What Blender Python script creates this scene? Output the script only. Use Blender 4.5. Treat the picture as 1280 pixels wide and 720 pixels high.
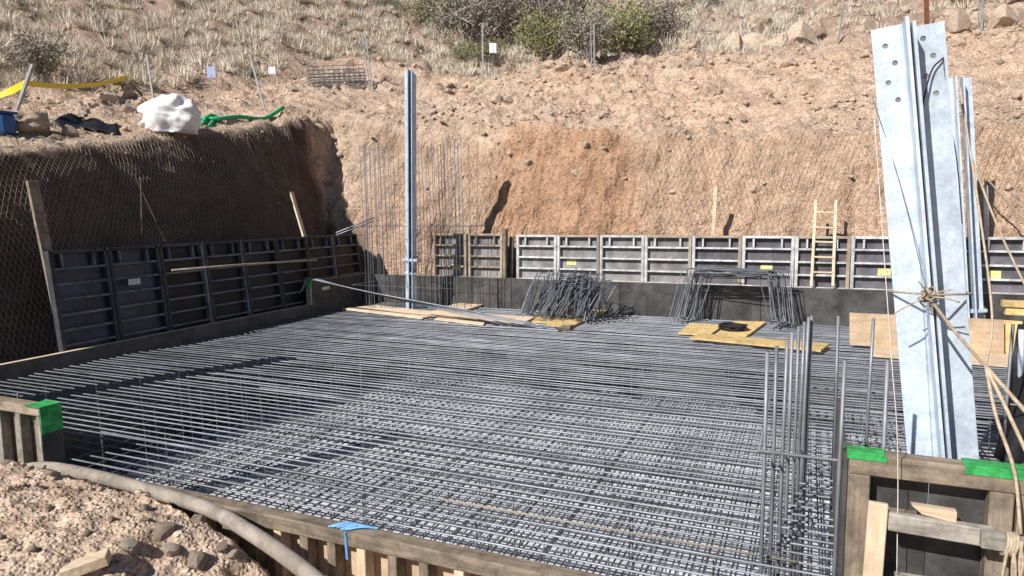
import bpy, bmesh, math, random
import numpy as np
from mathutils import Vector, Matrix

# ------------------------------------------------------------------ reset
for o in list(bpy.data.objects):
    bpy.data.objects.remove(o, do_unlink=True)
scene = bpy.context.scene
COL = scene.collection
random.seed(7)
rng = np.random.default_rng(11)

# ------------------------------------------------------------------ camera (from the vanishing points of the rebar mat)
F, CX, CY = 861.0, 640.0, 360.0
_B = np.array([1013 - CX, 259 - CY, F]); _B /= np.linalg.norm(_B)
_A = -np.array([-1369 - CX, 284 - CY, F]); _A -= _A.dot(_B) * _B; _A /= np.linalg.norm(_A)
_D = np.cross(_A, _B)
if _D[1] < 0: _D = -_D
R = np.stack([_A, _B, -_D])
CAM = np.array([0, 0, 2.0])
cam_data = bpy.data.cameras.new('camera')
cam = bpy.data.objects.new('camera', cam_data); COL.objects.link(cam)
_r, _u, _f = R @ [1, 0, 0], R @ [0, -1, 0], R @ [0, 0, 1]
cam.matrix_world = Matrix(((_r[0], _u[0], -_f[0], CAM[0]), (_r[1], _u[1], -_f[1], CAM[1]), (_r[2], _u[2], -_f[2], CAM[2]), (0, 0, 0, 1)))
cam_data.sensor_fit = 'HORIZONTAL'; cam_data.sensor_width = 36.0
cam_data.lens = F / 1280 * 36.0
cam_data.clip_start = 0.05; cam_data.clip_end = 600
scene.camera = cam

# ------------------------------------------------------------------ sky, sun, exposure
SUN = Vector((-0.43, -1.0, 0.88)).normalized()
world = bpy.data.worlds.new('World'); scene.world = world; world.use_nodes = True
nt = world.node_tree
sky = nt.nodes.new('ShaderNodeTexSky'); sky.sky_type = 'NISHITA'; sky.sun_disc = False
sky.sun_elevation = math.asin(SUN.z)
sky.sun_rotation = math.atan2(SUN.x, SUN.y)
sky.altitude = 1500; sky.air_density = 1.0; sky.dust_density = 0.6
nt.links.new(sky.outputs[0], nt.nodes['Background'].inputs[0])
nt.nodes['Background'].inputs[1].default_value = 0.06
sl = bpy.data.lights.new('sun', 'SUN'); sl.energy = 5.0; sl.angle = math.radians(0.53); sl.color = (1.0, 0.965, 0.91)
so = bpy.data.objects.new('sun', sl); COL.objects.link(so)
so.rotation_euler = SUN.to_track_quat('Z', 'Y').to_euler(); so.location = (-8, -20, 16)
scene.view_settings.view_transform = 'Standard'; scene.view_settings.look = 'None'
scene.view_settings.exposure = 0.3; scene.view_settings.gamma = 1.0
scene.view_settings.use_curve_mapping = False

# ------------------------------------------------------------------ pixel -> place helpers (1280 x 720 photo pixels)
def ray(x, y): return R @ np.array([(x - CX) / F, (y - CY) / F, 1.0])
def PZ(x, y, z=0.0):
    d = ray(x, y); return CAM + (z - CAM[2]) / d[2] * d
def PY(x, y, Y):
    d = ray(x, y); return CAM + Y / d[1] * d
def PX(x, y, X):
    d = ray(x, y); return CAM + X / d[0] * d
def depth(p): return float((np.array(p) - CAM) @ _f)

# ------------------------------------------------------------------ numpy noise
_perm = rng.permutation(512)
_perm = np.concatenate([_perm, _perm, _perm])
_grad = rng.normal(size=(512, 3)); _grad /= np.linalg.norm(_grad, axis=1)[:, None]
def perlin(p):
    p = np.asarray(p, float); i = np.floor(p).astype(int); f = p - i; i = i & 255
    u = f * f * f * (f * (f * 6 - 15) + 10)
    out = 0
    for dx in (0, 1):
        wx = u[:, 0] if dx else 1 - u[:, 0]
        for dy in (0, 1):
            wy = u[:, 1] if dy else 1 - u[:, 1]
            for dz in (0, 1):
                wz = u[:, 2] if dz else 1 - u[:, 2]
                h = _perm[_perm[_perm[(i[:, 0] + dx) & 255] + ((i[:, 1] + dy) & 255)] + ((i[:, 2] + dz) & 255)] & 511
                g = _grad[h]
                out = out + wx * wy * wz * (g[:, 0] * (f[:, 0] - dx) + g[:, 1] * (f[:, 1] - dy) + g[:, 2] * (f[:, 2] - dz))
    return out * 1.6
def fbm(p, octs=4, lac=2.1, gain=0.5):
    a, s, tot = 1.0, 1.0, 0
    for _ in range(octs):
        tot = tot + a * perlin(np.asarray(p) * s + 17.3 * _); a *= gain; s *= lac
    return tot
def ss(a, b, x):
    t = np.clip((np.asarray(x, float) - a) / (b - a), 0, 1); return t * t * (3 - 2 * t)
def sp(x, k=0.6): return np.logaddexp(0, np.asarray(x, float) / k) * k

# ------------------------------------------------------------------ terrain shape
MAT_L, MAT_R, MAT_N, MAT_F = -9.08, 5.2, 3.46, 12.9
FLOOR = -1.55
def natural(X, Y):
    n = 1.86 + 0.16 * np.minimum(Y, 15) - 0.085 * np.clip(X + 10.6, -2, 9)
    n = n + 0.16 * sp(-10.9 - X, 0.3) + 0.20 * sp(-14.5 - X, 1.0)
    bench = 20.2 + 0.30 * np.clip(X + 3, 0, 14) + 0.35 * np.clip(-X - 7.5, -0.2, 6) * 0
    n = n + 0.46 * (sp(Y - 14.75, 0.12) - 0.85 * sp(Y - bench, 0.25) + 0.72 * sp(Y - bench - 2.2, 0.6))
    n = n - 0.55 * ss(-7.5, -9.5, X) * ss(14.3, 19, Y) * 1.0
    return n
def dirt_near(X, Y):
    w = ss(-3.75, -1.75, X + 0.25 * (3.4 - Y))
    d = 0.14 + 0.05 * (3.4 - Y) - 1.0 * w
    return d + 0.9 * ss(1.2, -0.5, Y) * w
def hfun(X, Y):
    X = np.asarray(X, float); Y = np.asarray(Y, float)
    k = ss(3.0, 5.0, Y)
    n = natural(X, Y) * k + dirt_near(X, Y) * (1 - k)
    t = -9.45 - X - 0.05 * (Y - 5.5) + 0.06 * np.sin(Y * 1.3) + 0.03 * np.sin(Y * 2.9 + 1)
    cl = FLOOR - 0.2 + np.where(t > 0, t * 4.2, 0)
    s = Y - 13.25 + 0.08 * np.sin(X * 1.1) + 0.05 * np.sin(X * 2.7)
    cb = FLOOR - 0.2 + np.where(s > 0, np.minimum(s * 9, 3.3 + (s - 0.37) * 2.2), 0)
    q = 3.22 - Y
    cn = FLOOR - 0.2 + np.where(q > 0, q * 12, 0)
    r = X - 5.6
    cr = FLOOR - 0.2 + np.where(r > 0, r * 4, 0)
    c = np.maximum(np.maximum(cl, cb), np.maximum(cn, cr))
    # soft minimum so the crest is rounded
    kk = np.where((X < -9.3) & (Y < 12.6), 0.16 + 0.42 * ss(12.6, 11.0, Y), 0.12)
    d = np.clip(0.5 + 0.5 * (c - n) / kk, 0, 1)
    return c * (1 - d) + n * d - kk * d * (1 - d)
def surf(X, Y):
    """displaced surface: returns points (n,3) and normals"""
    X = np.asarray(X, float); Y = np.asarray(Y, float); e = 0.02
    Z = hfun(X, Y)
    gx = (hfun(X + e, Y) - hfun(X - e, Y)) / (2 * e); gy = (hfun(X, Y + e) - hfun(X, Y - e)) / (2 * e)
    N = np.stack([-gx, -gy, np.ones_like(gx)], -1); N /= np.linalg.norm(N, axis=1)[:, None]
    P = np.stack([X, Y, Z], -1)
    near = 1 - ss(3.3, 4.2, Y)
    far = ss(16, 24, Y) + ss(-13, -17, X)
    left = ss(-9.5, -9.9, X) * ss(13.2, 12.6, Y) * (1 - near) * ss(-11.6, -11.0, X)
    a = fbm(P * 0.9, 3) * (0.13 + 0.25 * np.clip(far, 0, 1)) * (1 - near) + fbm(P * 3.3 + 5, 4, gain=.6) * 0.075 * (1 - near)
    a = a + near * (fbm(P * 1.3 + 9, 2) * 0.05 + fbm(P * 4.5 + 3, 4, gain=0.6) * 0.038)
    a = a * (1 - .55 * left) + left * (np.abs(fbm(P * 2.0 + 31, 3)) * 0.10 - 0.04)
    # ridge-like crumbs on the cut slope
    a = a + (1 - near) * (1 - left) * np.maximum(perlin(P * 5.5 + 50), 0.15) * 0.09
    cutf = ss(13.4, 13.7, Y) * ss(14.65, 14.4, Y) * ss(-9.6, -9.2, X)
    a = a + cutf * (0.07 * perlin(np.stack([X * 3.2, Z * .45, 0 * X], -1)) + 0.03 * perlin(np.stack([X * 9, Z * 1.0, 0 * X + 5], -1)))
    edge = ss(FLOOR, 0.9, Z)  # stay clear of the formwork low down
    a = np.where((Y > 3.3) & (X > -11.2) & (Y < 14.0), a * (0.15 + 0.85 * edge), a)
    return P + N * a[:, None], N
def hit(x, y, t0=2.0, t1=140):
    d = ray(x, y); t = np.concatenate([np.arange(t0, 40, 0.02), np.arange(40, t1, 0.1)])
    p = CAM + t[:, None] * d
    k = np.argmax(p[:, 2] < hfun(p[:, 0], p[:, 1]))
    if k == 0: k = len(t) - 1
    q = surf(p[k:k + 1, 0], p[k:k + 1, 1])[0][0]
    return q

# ------------------------------------------------------------------ materials
def mat(name, c1, c2=None, rough=0.8, scale=8.0, stretch=None, bump=0.0, bscale=None, metal=0.0, spec=0.3, detail=5, attr=None, fine=None, ramp=(0.35, 0.65)):
    m = bpy.data.materials.new(name); m.use_nodes = True
    n = m.node_tree; b = n.nodes['Principled BSDF']
    b.inputs['Roughness'].default_value = rough; b.inputs['Metallic'].default_value = metal
    b.inputs['Specular IOR Level'].default_value = spec
    tc = n.nodes.new('ShaderNodeTexCoord'); src = tc.outputs['Object']
    oi = n.nodes.new('ShaderNodeObjectInfo')
    add = n.nodes.new('ShaderNodeVectorMath'); add.operation = 'ADD'
    mul = n.nodes.new('ShaderNodeMath'); mul.operation = 'MULTIPLY'; mul.inputs[1].default_value = 37.0
    n.links.new(oi.outputs['Random'], mul.inputs[0]); n.links.new(src, add.inputs[0]); n.links.new(mul.outputs[0], add.inputs[1])
    src = add.outputs[0]
    if stretch:
        mp = n.nodes.new('ShaderNodeMapping'); mp.inputs['Scale'].default_value = stretch
        n.links.new(src, mp.inputs[0]); src = mp.outputs[0]
    nz = n.nodes.new('ShaderNodeTexNoise'); nz.inputs['Scale'].default_value = scale; nz.inputs['Detail'].default_value = detail
    nz.inputs['Roughness'].default_value = 0.62
    n.links.new(src, nz.inputs['Vector'])
    rp = n.nodes.new('ShaderNodeMapRange'); rp.inputs[1].default_value = ramp[0]; rp.inputs[2].default_value = ramp[1]
    n.links.new(nz.outputs['Fac'], rp.inputs[0])
    mx = n.nodes.new('ShaderNodeMix'); mx.data_type = 'RGBA'
    mx.inputs[6].default_value = (*c1, 1); mx.inputs[7].default_value = (*(c2 or [v * 0.7 for v in c1]), 1)
    n.links.new(rp.outputs[0], mx.inputs[0]); out = mx.outputs[2]
    if attr:
        at = n.nodes.new('ShaderNodeAttribute'); at.attribute_name = attr
        m2 = n.nodes.new('ShaderNodeMix'); m2.data_type = 'RGBA'; m2.blend_type = 'MULTIPLY'; m2.inputs[0].default_value = 1
        n.links.new(out, m2.inputs[6]); n.links.new(at.outputs['Color'], m2.inputs[7]); out = m2.outputs[2]
    # per-object tint
    hs = n.nodes.new('ShaderNodeHueSaturation')
    mr = n.nodes.new('ShaderNodeMapRange'); mr.inputs[3].default_value = 0.86; mr.inputs[4].default_value = 1.14
    n.links.new(oi.outputs['Random'], mr.inputs[0]); n.links.new(mr.outputs[0], hs.inputs['Value']); n.links.new(out, hs.inputs['Color'])
    n.links.new(hs.outputs[0], b.inputs['Base Color'])
    if bump:
        n2 = n.nodes.new('ShaderNodeTexNoise'); n2.inputs['Scale'].default_value = bscale or scale * 2; n2.inputs['Detail'].default_value = 6
        n2.inputs['Roughness'].default_value = 0.65
        n.links.new(src, n2.inputs['Vector'])
        bp = n.nodes.new('ShaderNodeBump'); bp.inputs['Strength'].default_value = 1.0; bp.inputs['Distance'].default_value = bump
        n.links.new(n2.outputs['Fac'], bp.inputs['Height']); n.links.new(bp.outputs[0], b.inputs['Normal'])
    return m
M = {}
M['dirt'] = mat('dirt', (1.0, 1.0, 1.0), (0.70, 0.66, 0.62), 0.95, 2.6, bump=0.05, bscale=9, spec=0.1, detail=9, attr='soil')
def dirt_extra(m):
    n = m.node_tree; b = n.nodes['Principled BSDF']
    tc = n.nodes.new('ShaderNodeTexCoord')
    prev = b.inputs['Normal'].links[0].from_node
    def vor(scale, dist, last):
        v = n.nodes.new('ShaderNodeTexVoronoi'); v.inputs['Scale'].default_value = scale
        nz = n.nodes.new('ShaderNodeTexNoise'); nz.inputs['Scale'].default_value = scale * .6
        mx = n.nodes.new('ShaderNodeMix'); mx.data_type = 'VECTOR'; mx.inputs[0].default_value = .25 / scale
        n.links.new(tc.outputs['Object'], nz.inputs['Vector']); n.links.new(tc.outputs['Object'], mx.inputs[4]); n.links.new(nz.outputs['Color'], mx.inputs[5])
        n.links.new(mx.outputs[1], v.inputs['Vector'])
        mr = n.nodes.new('ShaderNodeMapRange'); mr.inputs[1].default_value = 0; mr.inputs[2].default_value = .55; mr.inputs[3].default_value = 1; mr.inputs[4].default_value = 0
        n.links.new(v.outputs['Distance'], mr.inputs[0])
        bp = n.nodes.new('ShaderNodeBump'); bp.inputs['Distance'].default_value = dist; bp.inputs['Strength'].default_value = .9
        n.links.new(mr.outputs[0], bp.inputs['Height']); n.links.new(last.outputs[0], bp.inputs['Normal']); return bp, v
    b1, v1 = vor(9, .026, prev); b2, v2 = vor(34, .016, b1)
    n.links.new(b2.outputs[0], b.inputs['Normal'])
    old = b.inputs['Base Color'].links[0].from_socket
    hs = n.nodes.new('ShaderNodeHueSaturation'); sp_ = n.nodes.new('ShaderNodeSeparateColor'); mr = n.nodes.new('ShaderNodeMapRange')
    mr.inputs[3].default_value = .72; mr.inputs[4].default_value = 1.2
    n.links.new(v2.outputs['Color'], sp_.inputs[0]); n.links.new(sp_.outputs[0], mr.inputs[0]); n.links.new(mr.outputs[0], hs.inputs['Value']); n.links.new(old, hs.inputs['Color'])
    n.links.new(hs.outputs[0], b.inputs['Base Color'])
dirt_extra(M['dirt'])
def blotch(m, scale, lo):
    n = m.node_tree; b = n.nodes['Principled BSDF']; old = b.inputs['Base Color'].links[0].from_socket
    tc = n.nodes.new('ShaderNodeTexCoord'); nz = n.nodes.new('ShaderNodeTexNoise'); nz.inputs['Scale'].default_value = scale; nz.inputs['Detail'].default_value = 7; nz.inputs['Roughness'].default_value = .7
    mr = n.nodes.new('ShaderNodeMapRange'); mr.inputs[1].default_value = .38; mr.inputs[2].default_value = .58; mr.inputs[3].default_value = lo; mr.inputs[4].default_value = 1.08
    hs = n.nodes.new('ShaderNodeHueSaturation'); hs.inputs['Saturation'].default_value = .92
    n.links.new(tc.outputs['Object'], nz.inputs['Vector']); n.links.new(nz.outputs['Fac'], mr.inputs[0]); n.links.new(mr.outputs[0], hs.inputs['Value']); n.links.new(old, hs.inputs['Color'])
    n.links.new(hs.outputs[0], b.inputs['Base Color'])
M['floor'] = mat('blinding_concrete', (0.76, 0.79, 0.85), (0.54, 0.55, 0.58), 0.9, 1.7, bump=0.01, bscale=20)
M['rock'] = mat('rock', (0.55, 0.435, 0.34), (0.38, 0.29, 0.22), 0.92, 5, bump=0.03, bscale=14, spec=0.15)
M['rock_pale'] = mat('pale_rock', (0.60, 0.50, 0.41), (0.42, 0.34, 0.27), 0.92, 7, bump=0.02, bscale=20, spec=0.15)
M['rubble'] = mat('rubble', (0.55, 0.43, 0.33), (0.36, 0.27, 0.205), 0.95, 1.6, spec=0.1)
M['straw'] = mat('dry_grass', (0.82, 0.74, 0.62), (0.64, 0.565, 0.46), 0.9, 0.6, spec=0.1)
M['leaf'] = mat('leaf_olive', (0.31, 0.31, 0.13), (0.19, 0.195, 0.085), 0.7, 2.0)
M['leaf_grey'] = mat('leaf_grey', (0.34, 0.315, 0.25), (0.23, 0.205, 0.165), 0.8, 2.0)
M['twig'] = mat('twig', (0.42, 0.37, 0.33), (0.27, 0.235, 0.21), 0.9, 3.0)
M['rebar'] = mat('rebar_steel', (0.325, 0.345, 0.39), (0.21, 0.22, 0.25), 0.5, 3.0, metal=0.35, spec=0.5)
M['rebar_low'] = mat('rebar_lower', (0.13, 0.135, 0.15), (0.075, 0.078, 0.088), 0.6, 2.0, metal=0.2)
M['rebar_rust'] = mat('rebar_rust', (0.40, 0.345, 0.285), (0.29, 0.26, 0.23), 0.7, 2.0, metal=0.1)
M['rebar_mid'] = mat('rebar_mid', (0.27, 0.28, 0.30), (0.17, 0.175, 0.19), 0.5, 6.0, metal=0.3, spec=0.45)
M['rebar_dark'] = mat('rebar_dark', (0.19, 0.205, 0.235), (0.10, 0.108, 0.125), 0.55, 6.0, metal=0.3, spec=0.4)
def timber(nm, c1, c2, axis, **k):
    s = [9, 9, 9]; s[axis] = 0.7
    return mat(nm, c1, c2, 0.85, 3.5, stretch=s, bump=0.004, bscale=6, **k)
for i, a in enumerate('xyz'):
    M['wood_' + a] = timber('weathered_timber_' + a, (0.34, 0.265, 0.19), (0.19, 0.145, 0.105), i)
    M['woodfresh_' + a] = timber('pale_timber_' + a, (0.76, 0.585, 0.40), (0.58, 0.43, 0.28), i)
    M['woodgrey_' + a] = timber('grey_timber_' + a, (0.44, 0.40, 0.34), (0.27, 0.24, 0.20), i)
    M['woodyellow_' + a] = timber('yellow_board_' + a, (0.80, 0.56, 0.20), (0.58, 0.40, 0.16), i)
M['ply_dark'] = mat('dark_film_plywood', (0.105, 0.098, 0.095), (0.062, 0.057, 0.056), 0.42, 2.5, bump=0.002, bscale=9, spec=0.4)
M['ply_brown'] = mat('plywood_face', (0.56, 0.41, 0.27), (0.44, 0.31, 0.19), 0.85, 3, stretch=(1, 6, 6), bump=0.002)
M['galv'] = mat('galvanised_steel', (0.57, 0.66, 0.76), (0.46, 0.545, 0.65), 0.45, 7, metal=0.1, spec=0.5, bump=0.001, bscale=30)
M['frame'] = mat('formwork_frame', (0.68, 0.685, 0.69), (0.46, 0.45, 0.44), 0.55, 5, metal=0.25, spec=0.4)
M['frame_brown'] = mat('formwork_frame_stained', (0.40, 0.34, 0.27), (0.26, 0.20, 0.15), 0.7, 6)
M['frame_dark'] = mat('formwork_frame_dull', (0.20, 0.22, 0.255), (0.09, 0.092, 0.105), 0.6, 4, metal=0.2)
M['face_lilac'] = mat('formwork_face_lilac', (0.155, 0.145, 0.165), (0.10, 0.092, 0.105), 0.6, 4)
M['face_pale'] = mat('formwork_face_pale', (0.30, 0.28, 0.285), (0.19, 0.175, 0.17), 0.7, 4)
M['face_navy'] = mat('formwork_face_navy', (0.042, 0.062, 0.125), (0.02, 0.028, 0.052), 0.4, 2.5, spec=0.5)  # dark blue film, with the sky's blue sheen mixed into the base colour
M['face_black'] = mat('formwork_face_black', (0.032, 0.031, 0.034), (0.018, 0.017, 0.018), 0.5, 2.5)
M['green'] = mat('green_paint', (0.02, 0.50, 0.10), (0.015, 0.36, 0.07), 0.6, 12)
M['green_hose'] = mat('green_hose', (0.03, 0.42, 0.17), (0.02, 0.30, 0.12), 0.5, 9)
M['bluetape'] = mat('blue_strap', (0.10, 0.36, 0.72), (0.07, 0.25, 0.60), 0.5, 14)
M['bluecan'] = mat('blue_plastic', (0.035, 0.10, 0.26), (0.025, 0.07, 0.2), 0.4, 5)
M['white'] = mat('white_woven_sack', (0.80, 0.78, 0.77), (0.62, 0.59, 0.57), 0.7, 9, bump=0.006, bscale=25)
M['paper'] = mat('white_sheet', (0.78, 0.78, 0.80), (0.62, 0.64, 0.70), 0.7, 9)
M['bluecard'] = mat('bluish_sheet', (0.42, 0.47, 0.66), (0.34, 0.38, 0.58), 0.6, 9)
M['tape'] = mat('yellow_tape', (0.92, 0.70, 0.02), (0.80, 0.56, 0.02), 0.45, 6)
M['sticker'] = mat('yellow_sticker', (0.80, 0.70, 0.28), (0.36, 0.30, 0.14), 0.6, 60, stretch=(0.5, 1, 1), ramp=(0.52, 0.60))
M['rope'] = mat('rope', (0.52, 0.42, 0.31), (0.33, 0.26, 0.18), 0.9, 40, bump=0.003, bscale=90)
M['string'] = mat('white_string', (0.78, 0.72, 0.66), None, 0.8, 20)
M['wire'] = mat('net_wire', (0.40, 0.335, 0.26), (0.26, 0.215, 0.165), 0.7, 2.0)
M['pipe'] = mat('dusty_pipe', (0.38, 0.325, 0.27), (0.25, 0.205, 0.165), 0.85, 7, bump=0.006, bscale=30)
M['black'] = mat('black_rubber', (0.022, 0.022, 0.024), (0.014, 0.014, 0.015), 0.55, 6)
M['tarp'] = mat('black_tarp', (0.02, 0.02, 0.022), (0.012, 0.012, 0.013), 0.5, 3, bump=0.01, bscale=6)
M['rust'] = mat('rusty_steel', (0.20, 0.09, 0.045), (0.12, 0.05, 0.03), 0.85, 9)
M['dark_stick'] = mat('dark_stick', (0.10, 0.07, 0.05), (0.06, 0.04, 0.03), 0.9, 9)
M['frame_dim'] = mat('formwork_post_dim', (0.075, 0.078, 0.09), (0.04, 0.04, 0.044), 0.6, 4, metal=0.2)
M['slope_wire'] = mat('slope_net_wire', (0.50, 0.39, 0.29), (0.36, 0.27, 0.20), 0.8, 2.0)
M['post_grey'] = mat('fence_post_steel', (0.36, 0.36, 0.36), (0.22, 0.21, 0.20), 0.6, 9, metal=0.2)
M['hole'] = mat('bolt_grey', (0.30, 0.30, 0.31), (0.16, 0.16, 0.17), 0.5, 20, metal=0.5)

for a in 'xyz':
    blotch(M['wood_' + a], 7, .55); blotch(M['woodgrey_' + a], 9, .62); blotch(M['woodfresh_' + a], 4, .82); blotch(M['woodyellow_' + a], 6, .7)
blotch(M['galv'], 5, .86); blotch(M['galv'], 45, .92); blotch(M['green'], 14, .55); blotch(M['bluetape'], 18, .7); blotch(M['rebar'], 1.3, .7); blotch(M['ply_dark'], 3.5, .55); blotch(M['face_pale'], 3, .6); blotch(M['face_lilac'], 3, .6); blotch(M['face_navy'], 3, .5); blotch(M['frame'], 9, .7); blotch(M['pipe'], 5, .75); blotch(M['ply_brown'], 3, .8)
# ------------------------------------------------------------------ mesh builder
ROOT = {}
class MB:
    def __init__(s): s.v = []; s.f = []
    def add(s, v, f):
        k = len(s.v); s.v.extend([tuple(map(float, q)) for q in v]); s.f.extend([tuple(i + k for i in q) for q in f]); return s
    def cbox(s, c, size, ax=None, ch=0.004):
        """chamfered box; ax = 3 axis vectors"""
        hx, hy, hz = [v / 2 for v in size]; ch = min(ch, hx * .6, hy * .6, hz * .6)
        ax = np.eye(3) if ax is None else np.array(ax, float); c = np.array(c, float)
        idx = {}; V = []
        for sx in (-1, 1):
            for sy in (-1, 1):
                for sz in (-1, 1):
                    for k in range(3):
                        p = np.array([sx * (hx - (ch if k != 0 else 0)), sy * (hy - (ch if k != 1 else 0)), sz * (hz - (ch if k != 2 else 0))])
                        idx[(sx, sy, sz, k)] = len(V); V.append(c + p @ ax)
        Fc = []
        for k in range(3):
            a, b = [i for i in range(3) if i != k]
            for sg in (-1, 1):
                q = []
                for (u, w) in ((-1, -1), (1, -1), (1, 1), (-1, 1)):
                    t = [0, 0, 0]; t[k] = sg; t[a] = u; t[b] = w; q.append(idx[(*t, k)])
                flip = (sg < 0) != (k == 1)
                Fc.append(q[::-1] if flip else q)
        for k in range(3):      # edges parallel to axis k
            a, b = [i for i in range(3) if i != k]
            for u in (-1, 1):
                for w in (-1, 1):
                    def g(sk, face):
                        t = [0, 0, 0]; t[k] = sk; t[a] = u; t[b] = w; return idx[(*t, face)]
                    Fc.append([g(-1, a), g(1, a), g(1, b), g(-1, b)])
        for sx in (-1, 1):
            for sy in (-1, 1):
                for sz in (-1, 1): Fc.append([idx[(sx, sy, sz, k)] for k in range(3)])
        return s.add(V, Fc)
    def beam(s, p0, p1, w, h, up=(0, 0, 1), ch=0.004):
        p0 = np.array(p0, float); p1 = np.array(p1, float); d = p1 - p0; L = np.linalg.norm(d); d /= L
        u = np.array(up, float); u -= u.dot(d) * d; u /= np.linalg.norm(u); sd = np.cross(u, d)
        return s.cbox((p0 + p1) / 2, (L, w, h), (d, sd, u), ch)
    def tube(s, pts, r, n=6, cap=True):
        pts = [np.array(p, float) for p in pts]; m = len(pts)
        rs = r if hasattr(r, '__len__') else [r] * m
        V = []; Fc = []; prev = None
        for i, p in enumerate(pts):
            d = pts[min(i + 1, m - 1)] - pts[max(i - 1, 0)]; d /= (np.linalg.norm(d) + 1e-9)
            if prev is None:
                a = np.array([0, 0, 1.]) if abs(d[2]) < .9 else np.array([1., 0, 0])
            else: a = prev
            a = a - a.dot(d) * d; a /= np.linalg.norm(a); b = np.cross(d, a); prev = a
            for j in range(n):
                th = 2 * math.pi * j / n; V.append(p + rs[i] * (math.cos(th) * a + math.sin(th) * b))
        for i in range(m - 1):
            for j in range(n):
                Fc.append((i * n + j, i * n + (j + 1) % n, (i + 1) * n + (j + 1) % n, (i + 1) * n + j))
        if cap: Fc.append(tuple(range(n))[::-1]); Fc.append(tuple((m - 1) * n + j for j in range(n)))
        return s.add(V, Fc)
    def prism(s, quad, t):
        q = np.array(quad, float); n = np.cross(q[1] - q[0], q[2] - q[0]); n /= np.linalg.norm(n)
        if n[2] < 0: q = q[::-1]; n = -n
        k = len(q); V = list(q) + list(q + n * t)
        Fc = [tuple(range(k))[::-1], tuple(range(k, 2 * k))] + [(i, (i + 1) % k, k + (i + 1) % k, k + i) for i in range(k)]
        return s.add(V, Fc)
    def mesh(s, name, off=(0, 0, 0), smooth=False):
        me = bpy.data.meshes.new(name)
        o = np.array(off, float)
        v = np.array(s.v) - o
        me.from_pydata(v.tolist(), [], s.f); me.update()
        bm = bmesh.new(); bm.from_mesh(me); bmesh.ops.recalc_face_normals(bm, faces=bm.faces); bm.to_mesh(me); bm.free()
        if smooth: me.polygons.foreach_set('use_smooth', [True] * len(me.polygons))
        return me
    def build(s, name, m, parent=None, smooth=False, label=None, cat=None, group=None, kind=None):
        if parent is not None: off = ROOT[parent.name]
        else:
            a = np.array(s.v); off = np.array([(a[:, 0].min() + a[:, 0].max()) / 2, (a[:, 1].min() + a[:, 1].max()) / 2, a[:, 2].min()])
        o = bpy.data.objects.new(name, s.mesh(name, off, smooth)); COL.objects.link(o)
        o.data.materials.append(M[m] if isinstance(m, str) else m)
        ROOT[o.name] = off
        if parent is not None: o.parent = parent
        else: o.location = off
        return tag(o, label, cat, group, kind)
def tag(o, label=None, cat=None, group=None, kind=None):
    if label: o['label'] = label
    if cat: o['category'] = cat
    if group: o['group'] = group
    if kind: o['kind'] = kind
    return o
def thing(name, label, cat, loc, group=None):
    o = bpy.data.objects.new(name, None); COL.objects.link(o); o.empty_display_size = 0.1
    o.location = loc; ROOT[o.name] = np.array(loc, float)
    return tag(o, label, cat, group)
def lerp(a, b, t): return np.array(a) * (1 - t) + np.array(b) * t
def tube_obj(name, pts, r, m, label=None, cat=None, parent=None, n=6, **k):
    return MB().tube(pts, r, n).build(name, m, parent, smooth=True, label=label, cat=cat, **k)
def curve(pts, n=24):
    """Catmull-Rom through points"""
    P = [np.array(p, float) for p in pts]; P = [2 * P[0] - P[1]] + P + [2 * P[-1] - P[-2]]; out = []
    segs = len(P) - 3; per = max(2, n // segs)
    for i in range(segs):
        a, b, c, d = P[i:i + 4]
        for k in range(per):
            t = k / per
            out.append(0.5 * ((2 * b) + (-a + c) * t + (2 * a - 5 * b + 4 * c - d) * t * t + (-a + 3 * b - 3 * c + d) * t ** 3))
    out.append(P[-2]); return out

# ================================================================== SETTING
# ---- ground sheet
def spaced(*segs):
    out = []
    for a, b, n in segs: out.extend(np.linspace(a, b, n, endpoint=False))
    out.append(segs[-1][1]); return np.array(out)
gx = spaced((-110, -40, 36), (-40, -15, 90), (-15, -10.9, 52), (-10.9, -9.3, 48), (-9.3, -6.8, 40), (-6.8, -2.3, 170), (-2.3, 7.5, 135), (7.5, 30, 90), (30, 90, 30))
gy = spaced((-40, -4, 18), (-4, 1.0, 24), (1.0, 3.5, 100), (3.5, 13.2, 130), (13.2, 19, 120), (19, 34, 130), (34, 60, 80), (60, 130, 40))
GX, GY = np.meshgrid(gx, gy); fx, fy = GX.ravel(), GY.ravel()
GP, GN = surf(fx, fy)
nx, ny = len(gx), len(gy)
ii = (np.arange(ny - 1)[:, None] * nx + np.arange(nx - 1)[None, :]).ravel()
faces = np.stack([ii, ii + 1, ii + nx + 1, ii + nx], -1)
me = bpy.data.meshes.new('ground')
me.vertices.add(len(GP)); me.vertices.foreach_set('co', GP.ravel())
me.loops.add(faces.size); me.loops.foreach_set('vertex_index', faces.ravel())
me.polygons.add(len(faces)); me.polygons.foreach_set('loop_start', np.arange(0, faces.size, 4)); me.polygons.foreach_set('loop_total', np.full(len(faces), 4))
me.update(); me.validate()
me.polygons.foreach_set('use_smooth', [True] * len(me.polygons))
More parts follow.
